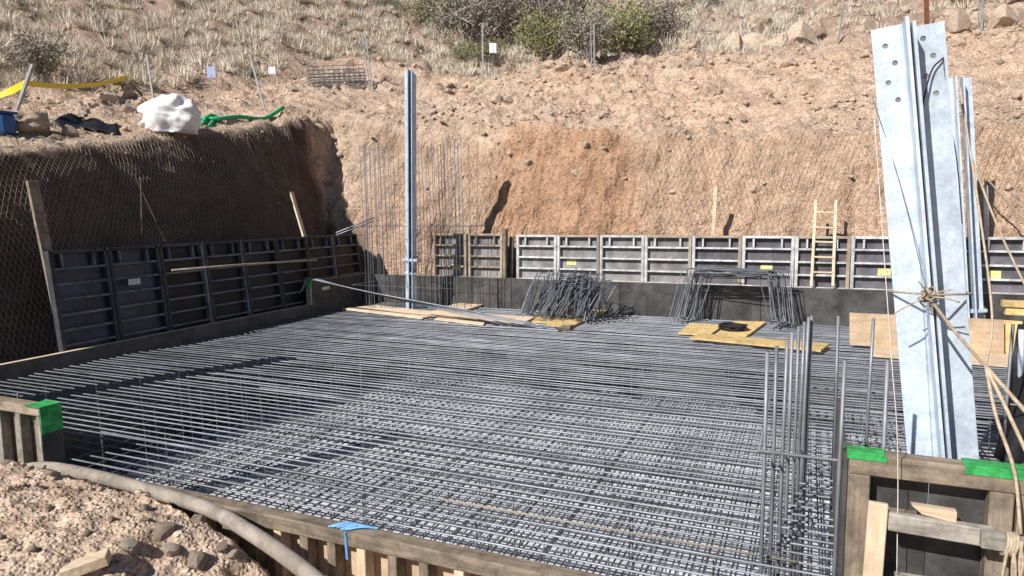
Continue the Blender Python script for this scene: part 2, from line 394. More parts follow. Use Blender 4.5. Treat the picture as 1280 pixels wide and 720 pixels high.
def soil(P, N):
    X, Y, Z = P[:, 0], P[:, 1], P[:, 2]
    pale = np.array([0.50, 0.385, 0.295]); red = np.array([0.46, 0.31, 0.21]); bank = np.array([0.115, 0.082, 0.068]); hill = np.array([0.34, 0.26, 0.205]); near = np.array([0.58, 0.45, 0.34])  # bank: dark raw soil, deepened further for the shaded face
    c = np.tile(pale, (len(P), 1))
    def mixc(c, col, w): return c * (1 - w[:, None]) + col * w[:, None]
    n1 = fbm(P * 0.35 + 3, 3); n2 = fbm(P * 1.1 + 8, 3)
    wr = ss(-6.6, -6.2, X + 0.2 * n2) * ss(-3.0, -3.6, X + 0.2 * n2 + 0.3 * (Z - 2.5)) * ss(14.9, 14.5, Y + 0.15 * n2)
    c = mixc(c, red, np.clip(wr, 0, 1) * 0.9)
    c = mixc(c, red, np.clip(n1 * 0.5, 0, 0.35) * ss(14, 15, Y))
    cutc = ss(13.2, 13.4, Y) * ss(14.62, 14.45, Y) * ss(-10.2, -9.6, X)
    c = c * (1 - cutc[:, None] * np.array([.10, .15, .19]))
    wb = ss(-9.4, -9.6, X) * ss(-13.0, -12.5, X) * ss(13.9, 13.3, Y) * ss(3.6, 4.2, Y) * ss(.80, .50, N[:, 2] + .1 * n2)  # shade put into the soil of the steep face; sunlit lip stays pale
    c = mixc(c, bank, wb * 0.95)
    wh = np.clip(ss(20, 23, Y - 0.30 * np.clip(X + 3, 0, 14)) + ss(-14.5, -16.5, X), 0, 1)
    c = mixc(c, hill, wh)
    c = mixc(c, near, 1 - ss(3.3, 3.6, Y))
    return np.clip(c * np.array([1.16, 1.13, 1.13]), 0, 1) * (1 + 0.10 * np.clip(n2, -1, 1) + 0.13 * np.clip(n1, -1, 1))[:, None]
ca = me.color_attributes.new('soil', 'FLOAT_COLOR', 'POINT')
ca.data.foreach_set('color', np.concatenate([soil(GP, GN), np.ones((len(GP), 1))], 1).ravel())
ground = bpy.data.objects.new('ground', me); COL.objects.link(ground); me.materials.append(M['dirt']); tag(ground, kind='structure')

# ---- blinding concrete in the bottom of the pit
fl = MB().cbox(((MAT_L + MAT_R) / 2, (MAT_N + MAT_F) / 2, FLOOR - 0.04), (MAT_R - MAT_L - 0.1, MAT_F - MAT_N - 0.12, 0.08)).build('pit_floor', 'floor', kind='structure')

# ================================================================== REBAR MAT
mat_t = thing('rebar_mat', 'wide grid of parallel grey reinforcing bars filling the foundation pit', 'rebar mat', ((MAT_L + MAT_R) / 2, (MAT_N + MAT_F) / 2, FLOOR))
y = 3.60; k = 0
rust_rows = {4}
while y < 12.80:
    pts = []
    x0 = MAT_L + 0.05 + random.uniform(0, 0.10); x1 = MAT_R - 0.1
    if y < 3.75: x0 = max(x0, -5.55)
    for j in range(7):
        t = j / 6; pts.append((x0 + (x1 - x0) * t, y + random.uniform(-.008, .008), random.uniform(-.008, .006)))
    MB().tube(pts, 0.0074, 6, True).build('bar', 'rebar', mat_t, smooth=True)
    if k in rust_rows:
        MB().tube([(-2.3, y - .018, .003), (-1.2, y - .02, .004), (0.0, y - .017, .004)], 0.0078, 6, True).build('bar', 'rebar_rust', mat_t, smooth=True)
    if random.random() < .18:     # lap bar tied alongside
        xa = random.uniform(-8.5, 2.5); MB().tube([(xa, y + .02, .004), (xa + .7, y + .018, .002), (xa + 1.4, y + .021, .003)], 0.0085, 6, True).build('bar', 'rebar', mat_t, smooth=True)
    y += 0.110 + random.uniform(-.006, .006); k += 1
# carrier bars and their uprights below the top layer
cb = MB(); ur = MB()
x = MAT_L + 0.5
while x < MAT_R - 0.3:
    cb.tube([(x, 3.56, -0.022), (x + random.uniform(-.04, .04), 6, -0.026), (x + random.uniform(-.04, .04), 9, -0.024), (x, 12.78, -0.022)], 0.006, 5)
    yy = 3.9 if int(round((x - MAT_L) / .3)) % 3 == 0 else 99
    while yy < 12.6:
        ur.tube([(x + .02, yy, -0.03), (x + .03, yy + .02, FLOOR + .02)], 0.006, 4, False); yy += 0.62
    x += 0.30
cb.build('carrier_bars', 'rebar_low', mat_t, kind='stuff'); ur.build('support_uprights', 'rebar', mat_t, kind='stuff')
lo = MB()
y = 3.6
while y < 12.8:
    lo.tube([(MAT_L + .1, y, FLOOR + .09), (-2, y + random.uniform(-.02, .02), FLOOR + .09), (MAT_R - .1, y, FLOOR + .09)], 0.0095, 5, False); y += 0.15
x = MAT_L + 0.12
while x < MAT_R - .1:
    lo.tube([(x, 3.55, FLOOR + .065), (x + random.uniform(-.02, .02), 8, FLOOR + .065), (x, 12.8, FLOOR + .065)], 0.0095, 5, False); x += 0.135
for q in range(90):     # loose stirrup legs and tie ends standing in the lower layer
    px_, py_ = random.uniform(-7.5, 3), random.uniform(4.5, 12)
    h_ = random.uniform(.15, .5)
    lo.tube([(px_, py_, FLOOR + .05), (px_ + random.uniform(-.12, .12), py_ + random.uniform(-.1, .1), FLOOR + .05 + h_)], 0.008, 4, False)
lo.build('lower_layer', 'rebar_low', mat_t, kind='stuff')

# ================================================================== FORMWORK ROUND THE PIT
# ---- black plywood along the back (separate sheets)
bx = [-9.05, -7.75, -5.9, -3.32, -0.75, 1.62, 4.0, 5.3]
for i in range(len(bx) - 1):
    a, b = bx[i] + .004, bx[i + 1] - .004
    MB().cbox(((a + b) / 2, 12.915, (FLOOR + 0.61) / 2), (b - a, 0.021, 0.61 - FLOOR), ch=.002).build('plywood_sheet', 'ply_dark',
        label='dark plywood sheet along the back, %s from the far left corner' % ['first', 'second', 'third', 'fourth', 'fifth', 'sixth', 'seventh'][i], cat='plywood', group='dark plywood sheets along the back')
MB().cbox((-1.2, 12.965, 0.585), (13.0, 0.07, 0.05)).build('ledge_timber', 'woodgrey_x', label='pale timber ledge running under the back row of steel panels', cat='timber')

# ---- steel formwork panels
PARTCACHE = {}
def make_panel(name, W, H, ribs, face, frame, loc, rot, label, group, sticker=None, frame2=None, postm=None):
    """local x along the panel, z up, -y towards the pit; built once per size and shared"""
    t = thing(name, label, 'formwork panel', loc, group); t.rotation_euler = rot
    key = (W, H, tuple(ribs))
    if key not in PARTCACHE:
        d = {}
        d['facing'] = MB().cbox((W / 2, 0.03, H / 2), (W - .012, .018, H - .012)).mesh('facing')
        d['post'] = MB().cbox((0, -0.025, H / 2), (.055, .09, H)).mesh('post')
        d['post2'] = d['post']
        d['rail'] = MB().cbox((W / 2, -0.027, H - .022), (W - .058, .086, .044)).mesh('rail')
        d['rib'] = MB().cbox((W / 2, -0.022, 0), (W - .058, .075, .034)).mesh('rib')
        st = H - .047 - ribs[0] - .019
        d['stiff'] = MB().cbox((0, -0.02, ribs[0] + .019 + st / 2), (.034, .07, st - .002)).mesh('stiffener')
        d['sticker'] = MB().cbox((0, 0.0185, 0), (.2, .003, .12), ch=.001).mesh('sticker')
        d['hole'] = MB().tube([(0, -.0735, 0), (0, -.066, 0)], .012, 8).mesh('pin_hole')
        PARTCACHE[key] = d
    d = PARTCACHE[key]
    def put(nm, me, m, x=0, z=0, own=False):
        me = me.copy() if (me.materials and me.materials[0] != M[m]) else me
        if not me.materials: me.materials.append(M[m])
        elif me.materials[0] != M[m]: me.materials[0] = M[m]
        o = bpy.data.objects.new(nm, me); COL.objects.link(o); o.parent = t; o.location = (x, 0, z); return o
    fo = put('facing', d['facing'], face)
    p1 = put('post', d['post'], postm or frame, .030); p2 = put('post', d['post'], frame2 or postm or frame, W - .030)
    put('top_rail', d['rail'], postm or frame2 or frame)
    for r in ribs: put('rib', d['rib'], frame, 0, r)
    for fx_ in (.22, .76): put('stiffener', d['stiff'], frame, W * fx_)
    if sticker: put('sticker', d['sticker'], 'sticker', sticker[0], sticker[1]).parent = fo
    return t
ORD = ['first', 'second', 'third', 'fourth', 'fifth', 'sixth', 'seventh', 'eighth', 'ninth', 'tenth', 'eleventh', 'twelfth', 'thirteenth']
back_ribs = [1.27 + 0.2, 1.045 + .2, .82 + .2, .60 + .2, .4 + .2]
PW = 0.883
nb = 0
stick = {1: (.28, 1.16), 5: (.42, 1.12), 7: (.52, 1.10), 9: (.3, 1.1)}
for i in range(13):
    X = -5.52 + i * PW
    face = 'face_pale' if i < 4 else ('face_lilac')
    fr2 = 'frame_brown' if i in (1, 3, 4, 6, 8) else None
    if i == 0: lab = 'pale steel-framed formwork panel standing next to the dark wooden post'
    elif i == 7: lab = 'steel-framed formwork panel with a cream sticker standing just right of the ladder'
    elif i == 6: lab = 'steel-framed formwork panel directly behind the wooden ladder'
    elif i == 5: lab = 'lilac formwork panel with cream sticker behind the open heap of bent bars'
    elif i == 1: lab = 'pale formwork panel with a yellow sticker behind the dense heap of bent bars'
    else: lab = '%s steel-framed panel along the back counted rightwards from the dark wooden post' % ORD[i]
    make_panel('formwork_panel', PW - .006, 1.70, back_ribs, face, 'frame', (X, 13.06 + random.uniform(-.008, .008), -0.20), (math.radians(-1.5), 0, 0), lab, 'steel panels along the back', stick.get(i), fr2)
# two older panels beside the far column
for i, xx in enumerate((-7.47, -6.63)):
    make_panel('formwork_panel', 0.80, 1.72, back_ribs, 'face_pale', 'frame_brown', (xx, 13.06, -0.20), (math.radians(-1.5), 0, 0),
               ['old stained formwork panel with yellow sticker behind the vertical bars', 'old stained formwork panel left of the dark wooden post'][i], 'steel panels along the back', (.5, 1.0) if i == 0 else None)
# left row, leaning back against the bank, in shade
left_ribs = [1.17, .96, .75, .54, .33, .12]
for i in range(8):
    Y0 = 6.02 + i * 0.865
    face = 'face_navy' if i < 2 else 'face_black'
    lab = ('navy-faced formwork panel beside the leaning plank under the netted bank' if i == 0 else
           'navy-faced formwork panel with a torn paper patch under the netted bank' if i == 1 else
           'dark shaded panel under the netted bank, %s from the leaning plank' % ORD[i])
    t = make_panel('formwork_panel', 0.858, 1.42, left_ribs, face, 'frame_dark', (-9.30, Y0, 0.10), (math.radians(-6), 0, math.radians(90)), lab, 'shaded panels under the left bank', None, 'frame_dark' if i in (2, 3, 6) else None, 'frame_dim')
# rotation of 90 deg about z puts local -y towards +x: into the pit
tube_obj('brown_pipe', [PX(215, 338, -9.15), PX(300, 331, -9.15), PX(396, 325, -9.15)], 0.018, 'frame_brown', 'long brown pipe tied across the shaded left panels', 'pipe')
b1 = PX(168, 352, -9.29)
MB().cbox(b1, (.004, .20, .09), ch=.001).build('paper_patch', 'paper', label='torn pale paper stuck on a navy panel', cat='paper')

# ---- inner left lining, low then raised at the far corner
MB().cbox((MAT_L - .02, 7.20, (FLOOR + .17) / 2), (.021, 7.40, .17 - FLOOR)).build('plywood_sheet', 'ply_dark', label='long dark plywood sheet lining the shaded left side of the pit', cat='plywood')
MB().cbox((MAT_L - .02, 11.905, (FLOOR + .64) / 2), (.021, 1.98, .64 - FLOOR)).build('plywood_sheet', 'ply_dark', label='raised dark plywood sheet in the far left corner', cat='plywood')
MB().cbox((MAT_L - .07, 7.55, .145), (.075, 6.70, .05)).build('edge_timber', 'woodfresh_y', label='slim timber along the top of the left pit lining', cat='timber')
MB().cbox((MAT_L - .07, 11.93, .615), (.075, 1.93, .05)).build('edge_timber', 'woodfresh_y', label='slim timber capping the raised far left lining', cat='timber')
t = thing('corner_post', 'short post with a green painted top at the step of the left lining', 'post', (MAT_L - .02, 10.93, .17))
MB().cbox((MAT_L - .03, 10.905, .35), (.11, .05, .36)).build('post_body', 'woodgrey_z', t)
MB().cbox((MAT_L - .03, 10.905, .62), (.114, .054, .175)).build('painted_top', 'green', t)
MB().cbox(PX(407, 360, MAT_L + .02) , (.05, .22, .07)).build('timber_block', 'woodfresh_y', label='small wood block on the raised lining beside the green-topped post', cat='timber')

# ---- near edge: timber strip with studs
Yn = MAT_N
t = thing('edge_form', 'long timber edge form with short studs along the near side of the rebar', 'formwork', (-2.2, Yn, -0.75))
MB().cbox((-2.17, Yn - .055, -.03), (6.80, .115, .095), ch=.006).build('top_rail', 'wood_x', t)
MB().cbox((-2.17, Yn + .012, -.55), (6.80, .018, 1.02)).build('sheathing', 'ply_brown', t)
x = -5.2; k = 0
while x < 1.2:
    MB().cbox((x, Yn - .052, -.39), (.065, .10, .62), ch=.004).build('stud', 'wood_z' if k % 3 else 'woodfresh_z', t); x += .225 + random.uniform(-.012, .012); k += 1
MB().cbox((-2.05, Yn - .125, -.60), (6.6, .045, .09)).build('waler', 'wood_x', t)
# blue strap over the rail
c = PY(440, 668, Yn - .06)
t = thing('blue_strap', 'blue plastic strap knotted over the near timber rail', 'strap', (c[0], Yn - .06, .02))
s = MB()
for q in range(7):
    a = c[0] + random.uniform(-.07, .07)
    s.tube(curve([(a - .09, Yn - .10 + random.uniform(-.01, .01), .023), (a, Yn - .05, .026 + random.uniform(0, .02)), (a + .09, Yn - .01, .024)], 6), .008, 4)
s.build('knot', 'bluetape', t)
MB().beam((c[0] - .01, Yn - .117, .02), (c[0], Yn - .119, -.16), .018, .004, up=(0, 1, 0), ch=.001).build('tail', 'bluetape', t)

# ---- raised box form at the near left
def framed_box(name, label, X0, X1, Y0, ztop, zbot, studs, depth_=.10):
    t = thing(name, label, 'formwork', ((X0 + X1) / 2, Y0, zbot))
    MB().cbox(((X0 + X1) / 2, Y0 + .05, ztop - .04), (X1 - X0, .115, .08), ch=.006).build('top_rail', 'wood_x', t)
    MB().cbox(((X0 + X1) / 2, Y0 + .095, (ztop + zbot) / 2 - .05), (X1 - X0 - .004, .02, ztop - zbot - .1)).build('sheathing', 'wood_z', t)
    for sx in studs: MB().cbox((sx, Y0 + .04, (ztop + zbot) / 2 - .042), (.06, .085, ztop - zbot - .086)).build('stud', 'woodgrey_z', t)
    return t
lb = framed_box('raised_edge_form', 'raised timber form with a green painted end beside the dirt heap', -8.5, -5.60, Yn - .03, .475, -.35, [-5.635, -5.90, -6.16, -6.42, -6.7, -7.0, -7.3])
MB().cbox((-5.593, Yn + .04, .06), (.018, .17, .82)).build('end_board', 'ply_dark', lb)
MB().cbox((-5.582, Yn + .04, .365), (.006, .174, .22), ch=.001).build('painted_end', 'green', lb)
MB().cbox((-5.67, Yn + .035, .4775), (.19, .178, .006), ch=.001).build('painted_top', 'green', lb)

# ---- framed box at the near right
YB = 3.80
bt = thing('corner_box_form', 'weathered timber framed box form with black plywood and green tape at its corners', 'formwork', (1.0, YB, -.6))
TL = PY(1062, 566, YB); TR = PY(1300, 592, YB)
zt = float(TL[2]); X0 = float(TL[0])
Xp = float(PY(1251, 650, YB)[0])
MB().cbox((X0 + .85, YB + .05, zt - .055), (1.70, .10, .11), ch=.006).build('top_rail', 'wood_x', bt)
MB().cbox((X0 + .05, YB + .048, zt - .11 - .50), (.10, .094, .998), ch=.006).build('post', 'wood_z', bt)
MB().cbox((Xp, YB + .048, zt - .11 - .50), (.10, .094, .998), ch=.006).build('post', 'wood_z', bt)
MB().cbox((Xp + .115, YB + .05, zt - .11 - .50), (.10, .094, .998), ch=.006).build('post', 'wood_z', bt)
MB().cbox((X0 + .24, YB + .113, zt - .58), (.262, .018, .90), ch=.001).build('plywood_panel', 'ply_dark', bt)
MB().cbox((X0 + .85, YB + .115, zt - .58), (.95, .018, .90), ch=.001).build('plywood_panel', 'ply_dark', bt)
zc = PY(1170, 660, YB)[2]
MB().cbox((X0 + .30, YB + .06, zc), (.40, .07, .075)).build('cross_rail', 'wood_x', bt)
MB().cbox((X0 - .012, YB + .62, zt - .5), (.022, 1.14, .95)).build('side_board', 'ply_dark', bt)
MB().cbox((X0 + .075, YB + .05, zt + .003), (.17, .11, .010), ch=.002).build('green_tape', 'green', bt)
MB().cbox((X0 + .079, YB - .0025, zt - .012), (.178, .004, .034), ch=.001).build('green_tape', 'green', bt)
g0 = PY(1210, 575, YB)[0]
MB().cbox((g0 + .25, YB + .05, zt + .003), (.52, .112, .010), ch=.002).build('green_tape', 'green', bt)
MB().cbox((g0 + .25, YB - .0025, zt - .016), (.52, .004, .042), ch=.001).build('green_tape', 'green', bt)
# grey plank wedged through the box, pale stake, loose wedge
p0 = PY(1110, 650, YB - .05); p1 = PY(1242, 672, YB - .05)
MB().beam(p0, p1, .06, .088, ch=.006).build('grey_plank', 'woodgrey_x', label='weathered grey plank lying across the black plywood of the box form', cat='plank')
p0 = PY(1098, 628, YB - .045); p1 = PY(1085, 790, YB - .10)
MB().beam(p1, p0, .088, .035, up=(0, 1, 0)).build('pale_stake', 'woodfresh_z', label='pale wooden stake propped against the left post of the box form', cat='stake')
a = PY(1140, 632, YB - .045); b = PY(1196, 645, YB - .045)
m = MB(); w = np.array([0, .05, 0]); zz = np.array([0, 0, 1.0])
m.add([a, b + zz * .018, b - zz * .035, a - zz * .02 + np.array([.045, 0, -.018]), a + w, b + zz * .018 + w, b - zz * .035 + w, a - zz * .02 + np.array([.045, 0, -.018]) + w],
      [(0, 1, 2, 3), (7, 6, 5, 4), (0, 4, 5, 1), (1, 5, 6, 2), (2, 6, 7, 3), (3, 7, 4, 0)])
m.build('wood_wedge', 'woodfresh_x', label='pale splintered wood wedge resting on the grey plank', cat='wedge')
p0 = PY(1225, 672, YB - .09); p1 = PY(1300, 684, YB - .09)
MB().beam(p0, p1, .07, .075).build('timber_block', 'woodgrey_x', label='short grey timber block tied with rope at the box post', cat='timber')
p0 = PY(1118, 722, YB - .02); p1 = PY(1165, 730, YB - .02)
MB().beam(p0, p1, .05, .05).build('grey_plank', 'woodgrey_x', label='lower grey plank end showing at the foot of the box form', cat='plank')

# ================================================================== STEEL STUBS
def angle_stub(name, label, base, top, w, rib, thick, gap, yaw=0.0, holes=False, clamp=None, back=False):
    """two rolled angles back to back: flanges in local X, ribs towards local -Y"""
    base = np.array(base, float); top = np.array(top, float)
    ax = top - base; L = np.linalg.norm(ax); ax /= L
    x = np.array([math.cos(yaw), math.sin(yaw), 0]); x -= x.dot(ax) * ax; x /= np.linalg.norm(x)
    y = np.cross(ax, x)
    t = thing(name, label, 'steel stub', tuple(base))
    for sg in (-1, 1):
        m = MB(); L2 = L - (.0 if sg < 0 else .03)
        prof = [(sg * gap / 2, 0), (sg * (gap / 2 + w), 0), (sg * (gap / 2 + w), -thick), (sg * (gap / 2 + thick + .012), -thick), (sg * (gap / 2 + thick), -thick - .012), (sg * (gap / 2 + thick), -rib), (sg * gap / 2, -rib)]
        V = [base + x * a + y * b for a, b in prof] + [base + ax * L2 + x * a + y * b for a, b in prof]
        n = len(prof)
        m.add(V, [tuple(range(n)), tuple(range(n, 2 * n))] + [(i, (i + 1) % n, n + (i + 1) % n, n + i) for i in range(n)])
        o = m.build('angle_bar', 'galv', t)
        if holes:
            cut = MB()
            for q in range(4):
                u = sg * (gap / 2 + w * (.62 if q % 2 == (0 if sg < 0 else 1) else .38) ); v_ = L - .10 - q * .105 / 1.05
                c = base + ax * v_ + x * u
                cut.tube([c + y * .03, c - y * .05], .0145, 12)
            co = cut.build('cutter', 'hole')
            md = o.modifiers.new('b', 'BOOLEAN'); md.object = co; md.operation = 'DIFFERENCE'; md.solver = 'EXACT'
            bpy.context.view_layer.update()
            dg = bpy.context.evaluated_depsgraph_get()
            nm = bpy.data.meshes.new_from_object(o.evaluated_get(dg)); o.modifiers.clear(); o.data = nm
            if not nm.materials: nm.materials.append(M['galv'])
            bpy.data.objects.remove(co, do_unlink=True)
            for q in range(4):
                dk = MB()
                u = sg * (gap / 2 + w * (.62 if q % 2 == (0 if sg < 0 else 1) else .38)); v_ = L - .10 - q * .10
                c = base + ax * v_ + x * u
                dk.tube([c + y * .0, c - y * (thick - .006)], .0138, 10)
                dk.build('bolt_hole_plug', 'hole', t)
    if back:
        MB().cbox((base + top) / 2 + y * .012, (gap + .01, .012, L - .02), (x, y, ax), .001).build('slot_filler', 'frame_dark', t)  # dark filler added behind the gap so the slot looks dark
    if clamp is not None:
        c = base + ax * clamp
        MB().cbox(c - y * (.06), (2 * w + .12, .20, .05), (x, y, ax)).build('clamp_plate', 'galv', t)
        MB().cbox(c - y * (.06) + ax * -.28, (2 * w + .05, .16, .04), (x, y, ax)).build('clamp_plate', 'galv', t)
        for sg in (-1, 1):
            MB().tube([c + x * sg * (w + .03) - y * .1 - ax * .34, c + x * sg * (w + .03) - y * .1 + ax * .06], .012, 6).build('clamp_bolt', 'hole', t)
    return t
YS = 4.42
sb0 = (PY(1133, 560, YS) + PY(1222, 560, YS)) / 2; st = (PY(1090, 38, YS) + PY(1178, 30, YS)) / 2
d_ = (st - sb0) / np.linalg.norm(st - sb0)
base = sb0 - d_ * ((sb0[2] + .55) / d_[2])
half = np.linalg.norm(PY(1222, 560, YS) - PY(1133, 560, YS)) / 2
NEAR_STUB = angle_stub('steel_leg_stub', 'tall leaning galvanised double angle leg with bolt holes rising behind the box form', base, st + d_ * .02, half - .007, .17, .016, .014, holes=True)
# far right
Y2 = 12.35
b2 = (PY(1196, 390, Y2) + PY(1227, 390, Y2)) / 2; t2 = (PY(1180, 97, Y2) + PY(1212, 97, Y2)) / 2
d2 = (t2 - b2) / np.linalg.norm(t2 - b2); b2f = b2 - d2 * ((b2[2] + .1) / d2[2])
w2 = np.linalg.norm(PY(1227, 390, Y2) - PY(1196, 390, Y2)) / 2
angle_stub('steel_leg_stub', 'distant galvanised double angle leg partly hidden behind the tall near leg', b2f, t2, w2 * .92, .24, .022, .07, clamp=float(np.linalg.norm(b2 - b2f)) + .03)
# far left
Y3 = 12.2
b3 = PY(514, 384, Y3); t3 = PY(513, 87, Y3 - .4)
b3[2] = -.1
angle_stub('steel_leg_stub', 'slender upright galvanised double angle leg inside the cage of thin vertical bars', b3, t3, .082, .17, .016, .06, yaw=math.radians(24), clamp=1.14, back=True)
# near left: out of frame, its shadow lies on the mat
angle_stub('steel_leg_stub', 'galvanised double angle leg behind the raised form with the green painted end', (-8.12, 4.0, -.3), (-8.12 + .1, 4.05, 3.0), .16, .15, .02, .04)

# ================================================================== VERTICAL BAR CAGES
def cage(name, label, pts, ztop, r, m, zb=-1.54, rings=(), jit=.012):
    c = np.mean(np.array(pts), 0)
    t = thing(name, label, 'rebar cage', (c[0], c[1], zb))
    for i, (x, y) in enumerate(pts):
        zt_ = ztop[i] if hasattr(ztop, '__len__') else ztop
        jx, jy = random.uniform(-jit, jit), random.uniform(-jit, jit)
        MB().tube([(x, y, zb), (x + jx * .4, y + jy, zt_ * .45), (x + jx, y - jy, zt_)], r, 6).build('bar', m, t, smooth=True)
    for z, loop in rings:
        MB().tube([(a, b, z) for a, b in loop], r * .75, 5).build('tie_ring', m, t, smooth=True)
    return t
# near right: heads measured in the photo, all at one height
ZT = 1.216
near_heads = [(960, 440), (972, 433), (982, 426), (991, 415), (999, 408), (1004, 402), (1009, 396), (1014, 395), (1050, 395), (1054, 450), (1090, 398), (1111, 450)]
pts = [PZ(x, y, ZT)[:2] for x, y in near_heads]
pts += [(1.25, 5.45), (1.55, 5.4), (1.6, 4.9), (1.62, 4.5)]
xr = pts[0][0]
ring = [(xr - .03, 3.93), (xr - .03, 5.5), (1.66, 5.5), (1.66, 3.93), (xr - .03, 3.93)]
cage('rebar_cage', 'thick grey vertical bars standing in the mat beside the box form', pts, ZT, .0112, 'rebar_mid', rings=[(.66, ring)])
# far left: thin bars
fp = []
for x in (458, 461, 465, 469, 473, 477, 481, 486, 490, 494, 498, 502, 524, 528, 532, 536, 540, 544, 548, 552, 556, 560, 564, 568, 572, 576, 581):
    q = PY(x, 380, random.choice((11.75, 12.62)) if x > 470 else 11.75); fp.append((q[0], q[1]))
for yy in np.linspace(11.9, 12.6, 5): fp.append((fp[0][0] - .02, yy)); fp.append((fp[-6][0] + .04, yy))
fx0 = min(p[0] for p in fp) - .02; fx1 = max(p[0] for p in fp) + .02
ringf = [(fx0, 11.72), (fx1, 11.72), (fx1, 12.65), (fx0, 12.65), (fx0, 11.72)]
cage('rebar_cage', 'thin tall vertical bars surrounding the slender upright steel leg', fp, [3.35 + random.uniform(-.06, .06) for _ in fp], .0070, 'rebar_dark', rings=[(.5, ringf), (1.7, ringf)], jit=.03)
# near left cage, its dashes of shadow lie on the mat
lp = [(-8.9 + i * .22, 3.75) for i in range(6)] + [(-7.7, 3.75 + i * .25) for i in range(4)]
cage('rebar_cage', 'vertical bars hidden behind the raised form with the green painted end', lp, .12, .012, 'rebar_dark')

# ---- bundle of hooked bars lying over the raised lining
t = thing('hooked_bars', 'bundle of long hooked bars leaning from the green-topped post to the mat', 'rebar bundle', (-8.5, 10.8, .02))
for i in range(5):
    e = PZ(700 - i * 17, 411 - i * 1.2, .03); h0 = PX(384 + i * 1.5, 349 + i * .8, MAT_L + .0); h0[2] = max(h0[2], .70)
    hk = h0 + np.array([-.12 - .02 * i, -.10 + .03 * i, -.30 + .03 * i])
    MB().tube(curve([hk, h0 + np.array([-.03, -.01, -.03]), h0 + np.array([.03, .01, .0]), lerp(h0, e, .3) + np.array([0, 0, -.02]), lerp(h0, e, .7), e], 22), .011, 5).build('bar', 'rebar', t, smooth=True)

# ---- heaps of bent trapezoid bars
def trap(base, dirv, up, w0, w1, h, r, m, name, label, group):
    dv = np.array(dirv, float); u = np.array(up, float)
    n = np.cross(dv, u); n /= np.linalg.norm(n)
    b = np.array(base, float)
    ft = n * (.14 + random.uniform(-.04, .04))
    pts = [b - dv * w0 / 2 + ft, b - dv * w0 / 2, b - dv * w1 / 2 + u * h, b + dv * w1 / 2 + u * h, b + dv * w0 / 2, b + dv * w0 / 2 + ft]
    pts = [p + np.array([random.uniform(-.02, .02), random.uniform(-.02, .02), 0]) for p in pts]
    lo_ = min(p[2] for p in pts)
    if lo_ < .05: pts = [p + np.array([0, 0, .05 - lo_]) for p in pts]
    MB().tube(pts, r, 5).build(name, m, smooth=False, label=label, cat='rebar', group=group)
c1 = PZ(705, 397, .05)
for i in range(80):
    b = c1 + np.array([random.uniform(-.62, .50), random.uniform(-.25, .30), random.uniform(.0, .10)])
    lean = np.array([random.uniform(.15, .75), random.uniform(-.25, .35), 1.0]); lean /= np.linalg.norm(lean)
    dv = np.array([random.uniform(.3, 1), random.uniform(-.8, .8), random.uniform(-.15, .15)]); dv /= np.linalg.norm(dv)
    trap(b, dv, lean, random.uniform(.35, .6), random.uniform(.2, .4), random.uniform(.55, .86), .011, 'rebar_dark', 'bent_bar', 'bent dark bar in the dense tangled heap on the yellow boards', 'dense heap of bent bars')
c2 = PZ(915, 403, .05)
for i in range(26):
    k = (i / 25 - .5)
    b = c2 + np.array([k * .25 + random.uniform(-.1, .1), k * .30 + random.uniform(-.06, .06), random.uniform(0, .05)])
    lean = np.array([random.uniform(-.06, .10), random.uniform(.15, .62), 1.0]); lean /= np.linalg.norm(lean)
    dv = np.array([1, random.uniform(-.14, .06), random.uniform(-.02, .02)]); dv /= np.linalg.norm(dv)
    trap(b, dv, lean, random.uniform(1.45, 1.72), random.uniform(1.22, 1.36), random.uniform(.80, .92), .010, 'rebar_dark', 'bent_bar', 'bent trapezoid bar in the open stack beside the black coil', 'open stack of trapezoid bars')

# ================================================================== BOARDS ON THE MAT
def board(corners, m, label, z=.014, t=.03, cat='plank', name='plank'):
    q = [PZ(x, y, z) for x, y in corners]
    return MB().prism(q, t).build(name, m, label=label, cat=cat)
board([(428, 387), (470, 383), (560, 393), (528, 399)], 'woodfresh_x', 'tan plank lying on the mat in front of the thin bar cage')
board([(538, 391), (586, 376), (614, 379), (566, 394)], 'woodfresh_y', 'tan plank lying slantwise beside the thin bar cage', z=.018)
board([(538, 395), (556, 391), (668, 398), (655, 405)], 'woodfresh_x', 'pinkish tan plank ending at the yellow boards', z=.050)
board([(543, 400), (548, 398), (606, 404), (604, 407)], 'woodfresh_x', 'narrow tan lath lying below the crossing planks', z=.016, t=.02)
board([(661, 403), (672, 395), (706, 393), (690, 405)], 'woodyellow_x', 'small yellow board under the dense heap of bars', z=.016)
board([(682, 408), (722, 388), (762, 388), (716, 409)], 'woodyellow_y', 'large yellow board under the dense heap of bars', z=.020)
board([(697, 414), (704, 410), (716, 409), (712, 413)], 'wood_x', 'short dark wood offcut at the end of the long bars', t=.05)
board([(848, 418), (862, 406), (905, 408), (888, 420)], 'woodyellow_x', 'pale yellow board under the open stack of bars', z=.016)
board([(892, 421), (918, 403), (958, 404), (932, 423)], 'woodyellow_y', 'yellow board carrying the black coil', z=.016)
board([(862, 424), (876, 419), (1037, 432), (1026, 440)], 'woodyellow_x', 'long yellow plank lying behind the thick vertical bars', z=.048)
# coil of black cable
cc = PZ(916, 412, .05); cm = MB()
for q in range(9):
    rr = .16 + random.uniform(-.03, .05); zq = .062 + q * .008
    cm.tube([(cc[0] + rr * math.cos(a) * 1.15, cc[1] + rr * math.sin(a), zq + .008 * math.sin(3 * a + q)) for a in np.linspace(0, 6.28, 22)], .012, 5, False)
cm.build('cable_coil', 'black', smooth=True, label='coil of black cable lying on a yellow board', cat='cable coil')
